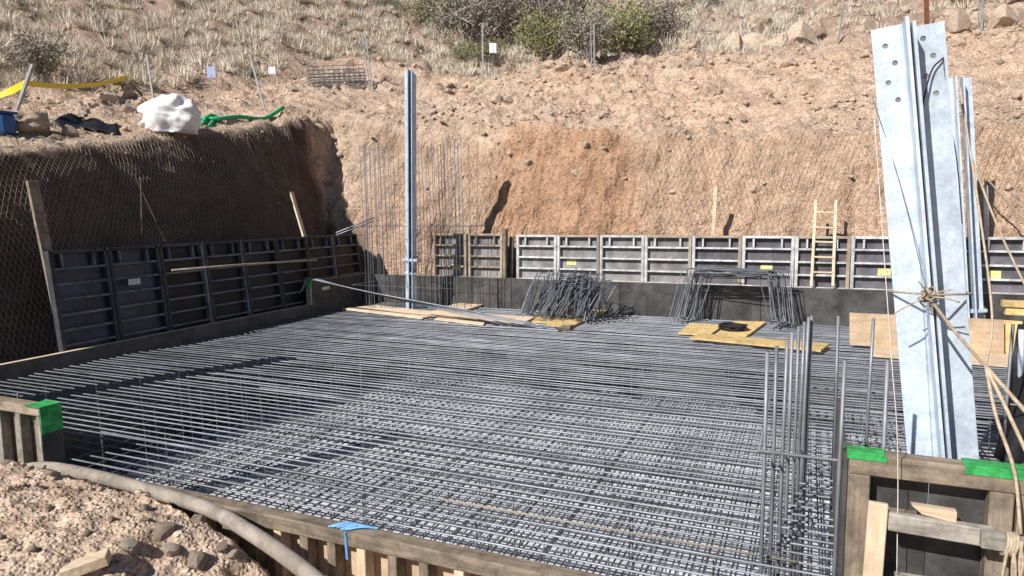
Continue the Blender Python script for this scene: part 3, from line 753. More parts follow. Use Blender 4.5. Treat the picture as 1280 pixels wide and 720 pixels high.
# standing board at the far right and the plank at its foot
Yw = 10.75
z0 = PY(1062, 430, Yw)
q = [PY(1062, 431, Yw), PY(1255, 445, Yw), PY(1255, 400, Yw), PY(1062, 391, Yw)]
m = MB(); th = np.array([0, .03, 0]); m.add(q + [p + th for p in q], [(0, 1, 2, 3), (7, 6, 5, 4), (0, 4, 5, 1), (1, 5, 6, 2), (2, 6, 7, 3), (3, 7, 4, 0)])
m.build('plywood_board', 'ply_brown', label='tan plywood board standing upright behind the tall near leg', cat='board')
board([(1090, 446), (1093, 434), (1266, 446), (1268, 460)], 'woodfresh_x', 'tan plank lying at the foot of the upright plywood board', z=.016)
q = [PY(1254, 443, Yw + .1), PY(1276, 445, Yw + .1), PY(1278, 402, Yw + .1), PY(1252, 400, Yw + .1)]
m = MB(); m.add(q + [p + th for p in q], [(0, 1, 2, 3), (7, 6, 5, 4), (0, 4, 5, 1), (1, 5, 6, 2), (2, 6, 7, 3), (3, 7, 4, 0)])
m.build('yellow_board', 'woodyellow_z', label='bright yellow board standing beside the upright tan plywood', cat='board')
for i, (a, b) in enumerate([((1252, 379), (1300, 381)), ((1256, 389), (1300, 391))]):
    MB().beam(PY(*a, 11.6), PY(*b, 11.6), .12, .09).build('yellow_beam', 'woodyellow_x', label='yellow formwork beam lying above the bright yellow board', cat='beam', group='yellow beams at the right')
    
# ================================================================== LADDER, STAKES AND POSTS ON THE CUT
t = thing('wooden_ladder', 'pale wooden ladder leaning against the back panels', 'ladder', tuple(PY(1030, 358, 12.85)))
Ya, Yb_ = 12.93, 13.02
for xa, xb in ((1014, 1020), (1041, 1045)):
    MB().beam(PY(xa, 358, 12.88), PY(xb, 250, 13.10 + .05), .045, .04, up=(0, 1, 0)).build('stile', 'woodfresh_z', t)
for yy in (265, 284, 302, 321, 340):
    f_ = (358 - yy) / 108; Yr = 12.86 + .27 * f_
    MB().beam(PY(1014 + 6 * f_, yy, Yr), PY(1041 + 4 * f_, yy + .8, Yr), .03, .03, up=(0, 1, 0)).build('rung', 'woodfresh_x', t)
def stake(x0, y0, x1, y1, Y, m, label, w=.06, th=.035, X=None, name='stake'):
    a = PY(x0, y0, Y) if X is None else PX(x0, y0, X); b = PY(x1, y1, Y) if X is None else PX(x1, y1, X - .35)
    return MB().beam(a, b, w, th, up=(0, 1, 0) if X is None else (1, 0, 0)).build(name, m, label=label, cat='stake')
stake(891, 300, 895, 234, 13.28, 'woodfresh_z', 'pale wooden stake driven in behind the back panels', w=.07)
stake(1222, 300, 1221, 226, 13.3, 'rust', 'thin dark stake behind the panels beside the distant leg', w=.04)
stake(1236, 395, 1232, 232, 13.2, 'frame', 'grey steel prop behind the distant leg', w=.06)
stake(85, 445, 40, 226, 0, 'wood_z', 'long weathered plank leaning on the netted bank', w=.15, th=.05, X=-9.35, name='leaning_plank')
stake(381, 297, 364, 240, 0, 'woodfresh_z', 'short pale stake above the shaded left panels', w=.10, th=.04, X=-9.62)
stake(178, 300, 176, 222, 0, 'dark_stick', 'thin dark stick standing against the netted bank', w=.025, th=.025, X=-9.95)
stake(207, 302, 170, 222, 0, 'dark_stick', 'thin slanting stick against the netted bank', w=.025, th=.025, X=-9.97)
t = thing('wooden_post', 'dark wooden post between the stained and the pale back panels', 'post', tuple(PY(631, 350, 12.96)))
MB().beam(PY(631, 350, 12.98), PY(632, 286, 12.98), .075, .09, up=(0, 1, 0)).build('post_body', 'wood_z', t)
MB().beam(PY(638, 348, 13.10), PY(640, 296, 13.10), .10, .04, up=(0, 1, 0)).build('dark_gap_strip', 'ply_dark', t)  # dark strip set in the open gap beside the post
for i in range(2):
    tube_obj('loose_rod', [PX(420, 291 + 3 * i, -9.1), PX(468, 272 + 4 * i, -8.6)], .014, 'rebar', 'thin pale rod slanting across the far left corner', 'rod', group='rods at the far left corner')

# ================================================================== ROPES AND WIRES ROUND THE NEAR LEG
K = PY(1160, 371, YS - .22)
def rope(pts, r, m, label, name='rope'):
    return tube_obj(name, curve(pts, 30), r * .78, m, label, 'rope', n=6)
E1 = PY(1300, 545, 4.0)
t = thing('rope_knot', 'knot of rope and wire lashed round the tall near leg', 'rope', tuple(K))
kn = MB()
for q in range(11):
    rr = random.uniform(.015, .05)
    e1_ = rng.normal(size=3); e1_ /= np.linalg.norm(e1_); e2_ = np.cross(e1_, rng.normal(size=3)); e2_ /= np.linalg.norm(e2_); kc = K + rng.normal(0, .012, 3)
    kn.tube([kc + rr * (math.cos(a) * e1_ + .7 * math.sin(a) * e2_) for a in np.linspace(0, random.uniform(4, 6), 12)], .0045, 5)
kn.build('knot', 'rope', t, smooth=True)
hw = half
wl = MB(); z_ = K[2]
sx_ = (base + d_ * ((z_ - base[2]) / d_[2]))
wl.tube([(sx_[0] - hw - .03, YS - .02, z_), (sx_[0] - .03, YS - .19, z_ + .01), (sx_[0] + .03, YS - .19, z_ + .01), (sx_[0] + hw + .03, YS - .02, z_), (sx_[0] + hw + .02, YS + .03, z_), (sx_[0] - hw - .02, YS + .03, z_), (sx_[0] - hw - .03, YS - .02, z_)], .006, 5)
wl.build('lashing', 'rope', t, smooth=True)
for ex in ((-.16, -.05, -.09), (.10, -.06, .05), (-.06, -.08, .09), (.14, -.03, -.02), (-.10, -.06, .02)):
    MB().tube(curve([K, K + np.array(ex) * .5 + np.array([0, -.02, .01]), K + np.array(ex)], 8), .004, 5).build('loose_end', 'rope', t, smooth=True)
J = PY(1232, 458, YS - .35)
rope([K, lerp(K, J, .5) + [0, 0, -.01], J], .011, 'rope', 'rope running from the knot on the leg to the rope gather at right')
rope([J, PY(1262, 492, YS - .45), PY(1300, 535, YS - .5)], .014, 'rope', 'upper thick rope leading right from the rope gather')
rope([J, PY(1255, 505, YS - .5), PY(1290, 580, YS - .6)], .012, 'rope', 'middle rope leading down right from the rope gather')
rope([J, PY(1245, 520, YS - .55), PY(1268, 590, YB - .03), PY(1276, 668, YB - .10)], .011, 'rope', 'rope hanging over the box form to the tied timber block')
rope([PY(1200, 110, YS + .5), PY(1222, 250, YS + .1), PY(1240, 392, YS - .2), J], .008, 'rope', 'thin rope dropping beside the tall leg to the rope gather')
rope([PY(1213, 195, 6), PY(1250, 290, 5.8), PY(1300, 395, 5.5)], .010, 'rope', 'rope slanting down right past the distant leg')
rope([PY(1235, 225, 13.25), PY(1268, 262, 13.3), PY(1300, 290, 13.2)], .02, 'rope', 'rope slack across the cut slope behind the distant leg')
rope([PY(1090, 120, YS - .02), PY(1125, 230, YS - .03), K], .003, 'rebar_dark', 'thin dark wire across the face of the tall near leg', 'wire')
rope([PY(1179, 72, YS - .03), PY(1163, 92, YS - .05), PY(1150, 152, YS - .08), PY(1148, 200, YS - .06)], .006, 'black', 'short black cable hooked over the top of the tall near leg', 'cable')
rope([PY(1179, 72, YS - .02), PY(1186, 140, YS - .0), PY(1196, 200, YS + .05), PY(1203, 280, YS + .05)], .004, 'rebar_dark', 'dark wire hanging down the edge of the tall near leg', 'wire')
rope([PY(1093, 150, 3.7), PY(1113, 430, 3.72), PY(1122, 560, 3.74), PY(1121, 725, 3.76)], .0028, 'string', 'white plumb string hanging in front of the box form', 'string')
rr = MB()
for q in range(5):
    a = PY(1262 + q * 4, 676, YB - .14)
    rr.tube(curve([a, a + np.array([random.uniform(-.02, .02), -.02, -.12]), a + np.array([random.uniform(-.04, .03), -.02, -.30])], 8), .008, 5)
for q in range(4):
    c = PY(1262, 680, YB - .10)
    rr.tube([c + np.array([.012 * q - .02 + .01 * math.sin(a), .052 * math.cos(a), .052 * math.sin(a)]) for a in np.linspace(0, 6.28, 14)], .008, 5)
rr.build('rope_tie', 'rope', smooth=True, label='rope wound round the grey timber block with ends hanging', cat='rope')
# tie bar braces: wooden arm through the lashing
# black sheet hanging at the far right edge
bs = MB(); V = []; n_ = 14; h_ = 16
for j in range(h_ + 1):
    for i in range(n_ + 1):
        v = j / h_; u = i / n_
        p = PY(1264 - 22 * v * v + 10 * (1 - v) ** 3 + 150 * u, 405 + 165 * v + 12 * math.sin(u * 9) * v, 6.2 - .8 * v + .12 * math.sin(u * 14 + v * 3))
        V.append(p)
Fc = [(j * (n_ + 1) + i, j * (n_ + 1) + i + 1, (j + 1) * (n_ + 1) + i + 1, (j + 1) * (n_ + 1) + i) for j in range(h_) for i in range(n_)]
bs.add(V, Fc); o = bs.build('black_sheet', 'tarp', smooth=True, label='black plastic sheet hanging at the right of the rope gather', cat='sheet')
sd = o.modifiers.new('t', 'SOLIDIFY'); sd.thickness = .01
tube_obj('steel_tube', [PY(1277, 412, 6.0), PY(1275, 500, 6.0)], .02, 'galv', 'short grey tube standing against the black sheet', 'tube')

# ================================================================== FOREGROUND PIPE AND DIRT
pts = []
for x, y, lift in ((60, 566, .07), (140, 584, .07), (215, 612, .08), (270, 640, .0), (320, 668, 0), (372, 704, 0), (420, 745, 0), (470, 800, 0)):
    pts.append((x, y))
pp = [PZ(72, 572, .0), PZ(96, 572, .07), PZ(140, 584, .085), PZ(205, 607, .06), PZ(262, 637, 0.045), PZ(315, 667, .02), PZ(370, 705, -.02), PZ(420, 748, -.08), PZ(480, 810, -.16)]
pp = [np.array([p[0], min(p[1], Yn - .19), p[2]]) for p in pp]
tube_obj('dusty_pipe', curve(pp, 60), .048, 'pipe', 'thick dusty grey pipe curving over the dirt and the timber edge', 'pipe', n=14)
q = hit(112, 716)
MB().beam(q + np.array([-.09, -.09, .01]), q + np.array([.07, .07, .06]), .11, .06).build('wood_block', 'woodfresh_x', label='sawn wood block half buried in the foreground dirt', cat='timber')

# ================================================================== ROCKS
def rock_mesh(seed, sub=2, flats=7):
    bm = bmesh.new(); bmesh.ops.create_icosphere(bm, subdivisions=sub, radius=1)
    co = np.array([v.co[:] for v in bm.verts]); r = np.random.default_rng(seed)
    off = r.uniform(0, 50, 3)
    d = 1 + .38 * fbm(co * .9 + off, 2) + .10 * perlin(co * 3 + off)
    co = co * d[:, None]
    for _ in range(flats):   # flat broken faces
        nrm = r.normal(size=3); nrm /= np.linalg.norm(nrm); h = r.uniform(.55, .85)
        dd = co @ nrm; co = co - np.where(dd > h, (dd - h) * .85, 0)[:, None] * nrm
    co = co * np.array([1, r.uniform(.7, .95), r.uniform(.55, .8)])
    for v, c in zip(bm.verts, co): v.co = c
    me = bpy.data.meshes.new('boulder'); bm.to_mesh(me); bm.free(); return me
ROUND = rock_mesh(77, 4, 1); ROUND.materials.append(M['rock']); ROUND.polygons.foreach_set('use_smooth', [True] * len(ROUND.polygons))
RM = [rock_mesh(100 + i, 3) for i in range(7)]
RS = [rock_mesh(200 + i, 2) for i in range(6)]
for i, me_ in enumerate(RM): me_.materials.append(M['rock_pale' if i % 3 == 0 else 'rock'])
for i, me_ in enumerate(RS): me_.materials.append(M['rock_pale' if i % 2 == 0 else 'rock'])
def put_rock(x, y, wpx, label, group, pool, sink=.25, name='boulder', cat='rock'):
    p = hit(x, y); s = wpx / 2 / F * depth(p)
    o = bpy.data.objects.new(name, random.choice(pool)); COL.objects.link(o)
    o.location = p + np.array([0, 0, s * (.55 - sink * 1.2)]); o.scale = (s, s, s)
    o.rotation_euler = (random.uniform(-.3, .3), random.uniform(-.3, .3), random.uniform(0, 6.28))
    return tag(o, label, cat, group)
put_rock(43, 172, 46, 'large rounded boulder next to the blue container on the bank', None, [ROUND])
put_rock(152, 118, 34, 'brown boulder below the end of the yellow tape', None, RM)
for x, y, w in ((88, 172, 24), (64, 178, 14), (72, 176, 12), (160, 140, 26), (118, 140, 22), (96, 137, 18), (135, 130, 26), (140, 108, 22), (62, 132, 16), (178, 128, 16)):
    put_rock(x, y, w, 'brown stone in the loose group on the left bank behind the leaning plank', 'stones on the left bank', RM)
crest = [(560, 112, 16), (575, 95, 14), (640, 92, 18), (668, 96, 24), (688, 88, 20), (705, 92, 26), (725, 88, 18), (755, 96, 20), (790, 84, 16), (815, 80, 22), (838, 72, 26), (860, 68, 24), (880, 62, 18), (905, 50, 30), (925, 60, 26), (950, 46, 36), (985, 52, 40), (1015, 48, 34), (1040, 60, 20), (600, 120, 12), (625, 100, 14), (1190, 30, 26), (1215, 22, 22), (1240, 14, 24), (1060, 20, 18), (500, 78, 14), (520, 84, 12), (1130, 15, 18), (890, 72, 34), (915, 66, 44), (940, 58, 50), (970, 62, 46), (1000, 58, 56), (1030, 54, 40), (870, 82, 22), (1075, 48, 26), (1195, 38, 40), (1222, 30, 34), (1252, 34, 44), (1270, 20, 36), (845, 88, 20), (1100, 24, 26), (1085, 60, 20), (1200, 60, 18), (1240, 50, 22), (1262, 62, 16), (1020, 76, 18), (985, 80, 20), (955, 76, 22), (1065, 8, 30), (1110, 6, 26), (1030, 14, 24), (1205, 6, 30), (1265, 6, 30)]
for x, y, w in crest:
    l_, g_ = ('tan boulder lying along the foot of the shrub thicket', 'boulders under the thicket') if x < 830 else ('tan boulder on the crest between the thicket and the tilted fence post', 'boulders right of the thicket') if x < 1055 else ('tan boulder on the slope beside the rusty round post', 'boulders by the rusty post')
    put_rock(x, y, w, l_, g_, [q for i, q in enumerate(RM) if i % 3], sink=.42)
for x, y, w in ((622, 128, 22), (636, 132, 14), (540, 145, 14), (590, 112, 14), (560, 118, 12), (690, 150, 9), (655, 155, 9), (420, 112, 12), (400, 165, 16), (395, 205, 18), (410, 230, 12), (425, 196, 10), (640, 215, 12), (660, 205, 11), (735, 188, 12), (720, 220, 14), (970, 130, 10), (1010, 90, 14), (950, 100, 12), (900, 120, 10), (930, 150, 9), (1030, 150, 9), (1250, 80, 12)):
    put_rock(x, y, w, 'loose stone sticking out of the sunlit back slope', 'stones on the back slope', RM)
near_st = [(182, 637, 18), (248, 650, 22), (205, 668, 30), (250, 708, 34), (150, 606, 14), (118, 596, 16), (75, 590, 12), (12, 582, 18), (35, 590, 12), (215, 690, 26), (60, 640, 14), (62, 600, 14), (95, 640, 12), (140, 650, 14), (20, 640, 12), (160, 690, 22), (290, 700, 20), (230, 628, 14), (300, 675, 16), (110, 670, 12), (40, 690, 14), (275, 690, 18), (330, 712, 18), (180, 655, 12)]
for i, (x, y, w) in enumerate(near_st):
    if i == 0: put_rock(x, y, w, 'small white stone in the foreground dirt below the pipe', None, [RS[0]], name='stone', cat='stone')
    else: put_rock(x, y, w, 'brown clod in the foreground dirt beside the pipe', 'clods in the foreground dirt', RS, name='stone', cat='stone')

# rubble as one loose mass per area
ico = []; bm = bmesh.new(); bmesh.ops.create_icosphere(bm, subdivisions=1, radius=1)
iv = np.array([v.co[:] for v in bm.verts]); ifc = np.array([[v.index for v in f.verts] for f in bm.faces]); bm.free()
def rubble(name, X, Y, S, m, kindname):
    P, N = surf(X, Y); n = len(P)
    jit = rng.uniform(.6, 1.25, (n, len(iv), 1)); sc = rng.uniform(.6, 1.1, (n, 1, 3))
    V = iv[None] * jit * sc * S[:, None, None]
    a = rng.uniform(0, 6.28, n); ca_, sa_ = np.cos(a), np.sin(a)
    V = np.stack([V[..., 0] * ca_[:, None] - V[..., 1] * sa_[:, None], V[..., 0] * sa_[:, None] + V[..., 1] * ca_[:, None], V[..., 2] * .75], -1)
    V = V + P[:, None] + N[:, None] * (S * .25)[:, None, None]
    Fc = (ifc[None] + (np.arange(n) * len(iv))[:, None, None]).reshape(-1, 3)
    me_ = bpy.data.meshes.new(name); V = V.reshape(-1, 3)
    me_.vertices.add(len(V)); me_.vertices.foreach_set('co', V.ravel()); me_.loops.add(Fc.size); me_.loops.foreach_set('vertex_index', Fc.ravel())
    me_.polygons.add(len(Fc)); me_.polygons.foreach_set('loop_start', np.arange(0, Fc.size, 3)); me_.polygons.foreach_set('loop_total', np.full(len(Fc), 3)); me_.update()
    o = bpy.data.objects.new(name, me_); COL.objects.link(o); me_.materials.append(M[m]); return tag(o, kindname[0], kindname[1], kind='stuff')
n = 6500; X = rng.uniform(-7.2, -2.0, n); Y = rng.uniform(1.2, 3.25, n); S = .003 + .034 * rng.random(n) ** 9
kp = perlin(np.stack([X * 2.2, Y * 2.2, 0 * X], -1)) + .6 * perlin(np.stack([X * 6, Y * 6, 0 * X + 3], -1)) > .05; X, Y, S = X[kp], Y[kp], S[kp]
rubble('loose_gravel', X, Y, S, 'rubble', ('loose gravel and crumbs over the foreground dirt', 'gravel'))
n = 10000; X = rng.uniform(-10, 9, n); Y = 13.9 + 7.5 * rng.random(n) ** 1.1; S = .014 + .085 * rng.random(n) ** 6
kp = (perlin(np.stack([X * .7, Y * .7, Y * 0], -1)) + .5 * perlin(np.stack([X * 2, Y * 2, Y * 0], -1)) > -.05) & ((Y > 14.6) | (rng.random(n) < .3))
rubble('slope_rubble', X[kp], Y[kp], S[kp], 'rubble', ('small rubble scattered over the back cut slope', 'rubble'))
n = 3000; X = rng.uniform(-24, -10.7, n); Y = rng.uniform(5.5, 19, n); S = .012 + .06 * rng.random(n) ** 4
rubble('bank_rubble', X, Y, S, 'rubble', ('small rubble over the flat top of the left bank', 'rubble'))
n = 4500; X = rng.uniform(-45, 22, n); Y = rng.uniform(19, 50, n); S = .03 + .16 * rng.random(n) ** 4
rubble('hillside_stones', X, Y, S, 'rubble', ('stones scattered over the dry hillside', 'rubble'))

# ================================================================== DRY GRASS ON THE HILL
def grass(name, X, Y, H, m, label, blades=46):
    P, N = surf(X, Y); n = len(P); B = blades
    a = rng.uniform(0, 6.28, (n, B)); phi = rng.uniform(0.05, 1.35, (n, B)); ln = H[:, None] * rng.uniform(.6, 1.05, (n, B)); h = ln * np.cos(phi); lean = np.tan(phi)
    r0 = rng.uniform(0, .35, (n, B)) * H[:, None]
    bx_ = P[:, None, 0] + r0 * np.cos(a); by_ = P[:, None, 1] + r0 * np.sin(a); bz_ = np.repeat(P[:, None, 2], B, 1) - .04
    w = .010 + .014 * rng.random((n, B))
    ta = rng.uniform(0, 6.28, (n, B))
    tip = np.stack([bx_ + lean * h * np.cos(a), by_ + lean * h * np.sin(a), bz_ + h], -1)
    l = np.stack([bx_ + w * np.cos(ta), by_ + w * np.sin(ta), bz_], -1); r = np.stack([bx_ - w * np.cos(ta), by_ - w * np.sin(ta), bz_], -1)
    V = np.stack([l, r, tip], 2).reshape(-1, 3); Fc = np.arange(len(V))
    me_ = bpy.data.meshes.new(name); me_.vertices.add(len(V)); me_.vertices.foreach_set('co', V.ravel()); me_.loops.add(len(V)); me_.loops.foreach_set('vertex_index', Fc)
    k_ = len(V) // 3; me_.polygons.add(k_); me_.polygons.foreach_set('loop_start', np.arange(0, len(V), 3)); me_.polygons.foreach_set('loop_total', np.full(k_, 3)); me_.update()
    o = bpy.data.objects.new(name, me_); COL.objects.link(o); me_.materials.append(M[m]); return tag(o, label, 'grass', kind='stuff')
n = 32000; X = rng.uniform(-48, 20, n); Y = rng.uniform(8, 52, n)
msk = ((Y > 21.5 + .30 * np.clip(X + 3, 0, 14)) | (X < -15.0 - .05 * Y)) & (Y - X * .2 > 9)
msk &= (perlin(np.stack([X * .5, Y * .5, 0 * X], -1)) + .5 * perlin(np.stack([X * 1.7, Y * 1.7, 0 * X], -1)) > -.28)
msk &= ~((X > -1) & (rng.random(n) < .72))
grass('dry_grass', X[msk], Y[msk], .18 + .42 * rng.random(msk.sum()) ** 1.3, 'straw', 'pale dry bunch grass covering the hillside')

# ================================================================== SHRUBS
def shrub(x, y, wpx, hpx, label, leaf_m, nleaf=2600, twigs=42, group=None, leafy=1.0, seed=0):
    r = np.random.default_rng(seed); p = hit(x, y); dpt = depth(p); W = wpx * 1.2 / F * dpt / 2; H = hpx / F * dpt
    t = thing('shrub', label, 'shrub', tuple(p), group)
    tm = MB(); tips = []
    for i in range(twigs):
        a = r.uniform(0, 6.28); sp_ = r.uniform(.15, 1) ** .7
        end = p + np.array([W * sp_ * math.cos(a), W * sp_ * .8 * math.sin(a), H * r.uniform(.55, 1.0) * (1.08 - .45 * sp_ * sp_)])
        mid = lerp(p, end, .45) + r.normal(0, .06 * H, 3) + np.array([0, 0, .08 * H])
        b0 = p + np.array([r.normal(0, .06 * W), r.normal(0, .06 * W), -.1])
        tm.tube([b0, lerp(b0, mid, .5) + r.normal(0, .03 * H, 3), mid, lerp(mid, end, .6) + r.normal(0, .03 * H, 3), end], [.030 * H * .6, .022 * H * .6, .015 * H * .6, .009 * H * .6, .004 * H * .6], 4, False)
        tips += [end, lerp(mid, end, .6), lerp(mid, end, .3), mid]
        for _ in range(3):
            s0 = lerp(mid, end, r.uniform(0, .8)); e2 = s0 + r.normal(0, .16 * H, 3) + np.array([0, 0, .08 * H])
            tm.tube([s0, lerp(s0, e2, .5) + r.normal(0, .02 * H, 3), e2], [.008 * H, .005 * H, .002 * H], 3, False); tips.append(e2)
    tm.build('branches', 'twig', t)
    n = int(nleaf * 1.7)
    T = np.array(tips); k = r.integers(0, len(T), n)
    C = T[k] + r.normal(0, .075 * H, (n, 3))
    C[:, 2] = np.maximum(C[:, 2], p[2] + .04 * H)
    u = r.normal(size=(n, 3)); u /= np.linalg.norm(u, axis=1)[:, None]; v = np.cross(u, r.normal(size=(n, 3))); v /= np.linalg.norm(v, axis=1)[:, None]
    L = r.uniform(.025, .055, (n, 1)) * H ** .5; w = L * .45
    V = np.stack([C - u * L, C + v * w, C + u * L, C - v * w], 1).reshape(-1, 3)
    lm = MB(); lm.v = [tuple(q) for q in V]; lm.f = [(4 * i, 4 * i + 1, 4 * i + 2, 4 * i + 3) for i in range(n)]
    me_ = bpy.data.meshes.new('crown'); me_.from_pydata((V - ROOT[t.name]).tolist(), [], lm.f); me_.update()
    o = bpy.data.objects.new('crown', me_); COL.objects.link(o); me_.materials.append(M[leaf_m]); o.parent = t
    return t
shrub(50, 104, 74, 52, 'round olive bush on the hillside beside the yellow tape', 'leaf_grey', 2600, seed=1)
G = 'shrubs behind the crest'
shrub(545, 38, 90, 50, 'bright green topped shrub growing highest on the hillside', 'leaf', 3000, seed=2, group=G)
shrub(590, 58, 110, 90, 'tall grey bare shrub behind the white notice', 'leaf_grey', 1500, 60, seed=3, group=G)
shrub(650, 62, 100, 100, 'dense grey thicket shrub behind the crest boulders', 'leaf_grey', 1700, 70, seed=4, group=G)
shrub(690, 78, 80, 62, 'green leafy shrub low behind the crest boulders', 'leaf', 2600, seed=5, group=G)
shrub(705, 40, 120, 80, 'wide twiggy grey shrub above the crest boulders', 'leaf_grey', 1900, 70, seed=6, group=G)
shrub(772, 74, 80, 72, 'yellowish green shrub beside the steel fence post', 'leaf', 3400, seed=7, group=G)
shrub(735, 80, 70, 70, 'dark twiggy shrub left of the yellowish green shrub', 'leaf_grey', 1500, 60, seed=8, group=G)
shrub(820, 62, 70, 60, 'grey-green shrub at the end of the thicket', 'leaf_grey', 1900, 50, seed=9, group=G)
shrub(600, 84, 80, 30, 'low green bush at the foot of the tall grey shrub', 'leaf', 1800, seed=10, group=G)
shrub(480, 12, 60, 26, 'small grey bush up the grassy hillside', 'leaf_grey', 1000, seed=12, group=G)
for i_, (x_, y_) in enumerate(((130, 40), (300, 30), (350, 60), (420, 45), (220, 62), (30, 20), (455, 70), (260, 12), (950, 12), (1000, 22))):
    shrub(x_, y_, 26, 16, 'small dark dry bush scattered on the grassy hillside', 'leaf_grey', 260, 14, seed=30 + i_, group='small bushes on the hillside')
shrub(880, 14, 60, 30, 'small twiggy bush above the end of the thicket', 'leaf_grey', 900, seed=13, group=G)

# ================================================================== NETTING ON THE BANKS
def net(name, label, cat, lines, r, m):
    mb_v = []; mb_f = []; k = 0
    for P in lines:
        n = len(P)
        if n < 2: continue
        d = np.gradient(P, axis=0); d /= np.linalg.norm(d, axis=1)[:, None] + 1e-9
        a = np.cross(d, np.array([.3, .5, .81])); a /= np.linalg.norm(a, axis=1)[:, None] + 1e-9; b = np.cross(d, a)
        ring = np.stack([P + r * a, P + r * (-.5 * a + .866 * b), P + r * (-.5 * a - .866 * b)], 1).reshape(-1, 3)
        mb_v.append(ring)
        i = np.arange(n - 1)[:, None] * 3; j = np.arange(3)[None]
        f = np.stack([i + j, i + (j + 1) % 3, i + 3 + (j + 1) % 3, i + 3 + j], -1).reshape(-1, 4) + k
        mb_f.append(f); k += n * 3
    V = np.concatenate(mb_v); Fc = np.concatenate(mb_f); off = np.array([V[:, 0].mean(), V[:, 1].mean(), V[:, 2].min()])
    me_ = bpy.data.meshes.new(name); me_.vertices.add(len(V)); me_.vertices.foreach_set('co', (V - off).ravel()); me_.loops.add(Fc.size); me_.loops.foreach_set('vertex_index', Fc.ravel())
    me_.polygons.add(len(Fc)); me_.polygons.foreach_set('loop_start', np.arange(0, Fc.size, 4)); me_.polygons.foreach_set('loop_total', np.full(len(Fc), 4)); me_.update()
    o = bpy.data.objects.new(name, me_); COL.objects.link(o); o.location = off; me_.materials.append(M[m]); return tag(o, label, cat)
def netlines(fun, u0, u1, v0, v1, step, slope, seg):
    """fun(u,v)-> points; diagonal wires u = c +- slope*v"""
    out = []; span = (v1 - v0) * slope; n = int((u1 - u0 + span) / step)
    for sg in (-1, 1):
        for i in range(n):
            c = u0 - (span if sg > 0 else 0) + i * step
            v = np.arange(v0, v1, seg); u = c + sg * slope * (v - v0)
            ok = (u > u0) & (u < u1)
            if ok.sum() > 2: out.append(fun(u[ok], v[ok]))
    return out
def leftbank(u, v):      # v: metres of plan distance measured leftwards, bank is steep so remap
    x = -9.72 - np.where(v < 3.4, v / 3.4 * 1.0, 1.0 + (v - 3.4))
    P, N = surf(x, u); P0 = np.stack([x, u, hfun(x, u)], -1)
    sag = .075 + .05 * perlin(np.stack([u * .9, v * .9, 0 * u], -1))
    keep = ss(3.2, 3.9, v)[:, None]          # tight on the lip, bridging hollows on the face
    return (P0 + N * sag[:, None]) * (1 - keep) + (P + N * .025) * keep
net('bank_netting', 'wire netting draped over the shaded left bank', 'netting', netlines(leftbank, 4.6, 12.9, 0.0, 4.2, .075, .5, .10), .0028, 'wire')
def backcut(u, v):
    y_ = 13.70 + v * .62
    P, N = surf(u, y_); return P + N * .035
net('slope_netting', 'wire netting pinned over the right part of the back cut', 'netting', netlines(backcut, -3.2, 6.5, 0.0, 2.2, .10, .5, .10), .0032, 'slope_wire')
net('slope_netting', 'wire netting pinned behind the slender leg and thin bars', 'netting', netlines(backcut, -9.0, -6.3, 0.0, 1.35, .10, .5, .10), .0032, 'slope_wire')

# ================================================================== FENCE POSTS, TAPE, SACK AND OTHER THINGS ON THE BANK
def fpost(x0, y0, x1, y1, label, m='post_grey', w=.042, name='fence_post', pair=False, group=None):
    p = hit(x0, y0); D = depth(p)
    d = ray(x1, y1); top = CAM + d * (D / (d @ _f))
    t = thing(name, label, 'fence post', tuple(p), group)
    base_ = p - (top - p) * .06
    MB().beam(base_, top, w, w * .35, up=(.4, -.9, 0)).build('web', m, t)
    s_ = np.array([w * .5, w * .2, 0])
    MB().beam(base_ + s_, top + s_, w * .3, w * .9, up=(.4, -.9, 0)).build('flange', m, t)
    if pair: MB().beam(base_ - s_ * 3.0, top - s_ * 3.6, w * .7, w * .35, up=(.4, -.9, 0)).build('brace', m, t)
    return p, top
fp0 = fpost(20, 152, 40, 80, 'tilted steel fence post carrying the yellow tape', w=.055)
fpost(194, 140, 183, 68, 'steel fence post standing behind the white sack')
fpost(331, 142, 312, 68, 'steel fence post standing near the end of the green hose')
fpost(466, 112, 456, 42, 'double steel fence post beside the wire panel stack', pair=True)
fpost(604, 108, 603, 30, 'steel fence post beside the white notice')
fpost(743, 94, 742, 30, 'double steel fence post in front of the yellowish green shrub', pair=True)
fpost(1047, 54, 1055, 4, 'tilted steel fence post on the crest left of the tall near leg')
fpost(1158, 40, 1157, -6, 'rusty round post rising behind the top of the tall near leg', m='rust', w=.09)
fpost(1226, 42, 1228, -8, 'steel fence post on the crest right of the tall near leg', pair=True)
fpost(882, 62, 882, 22, 'thin pale fence post on the crest right of the thicket', w=.03)
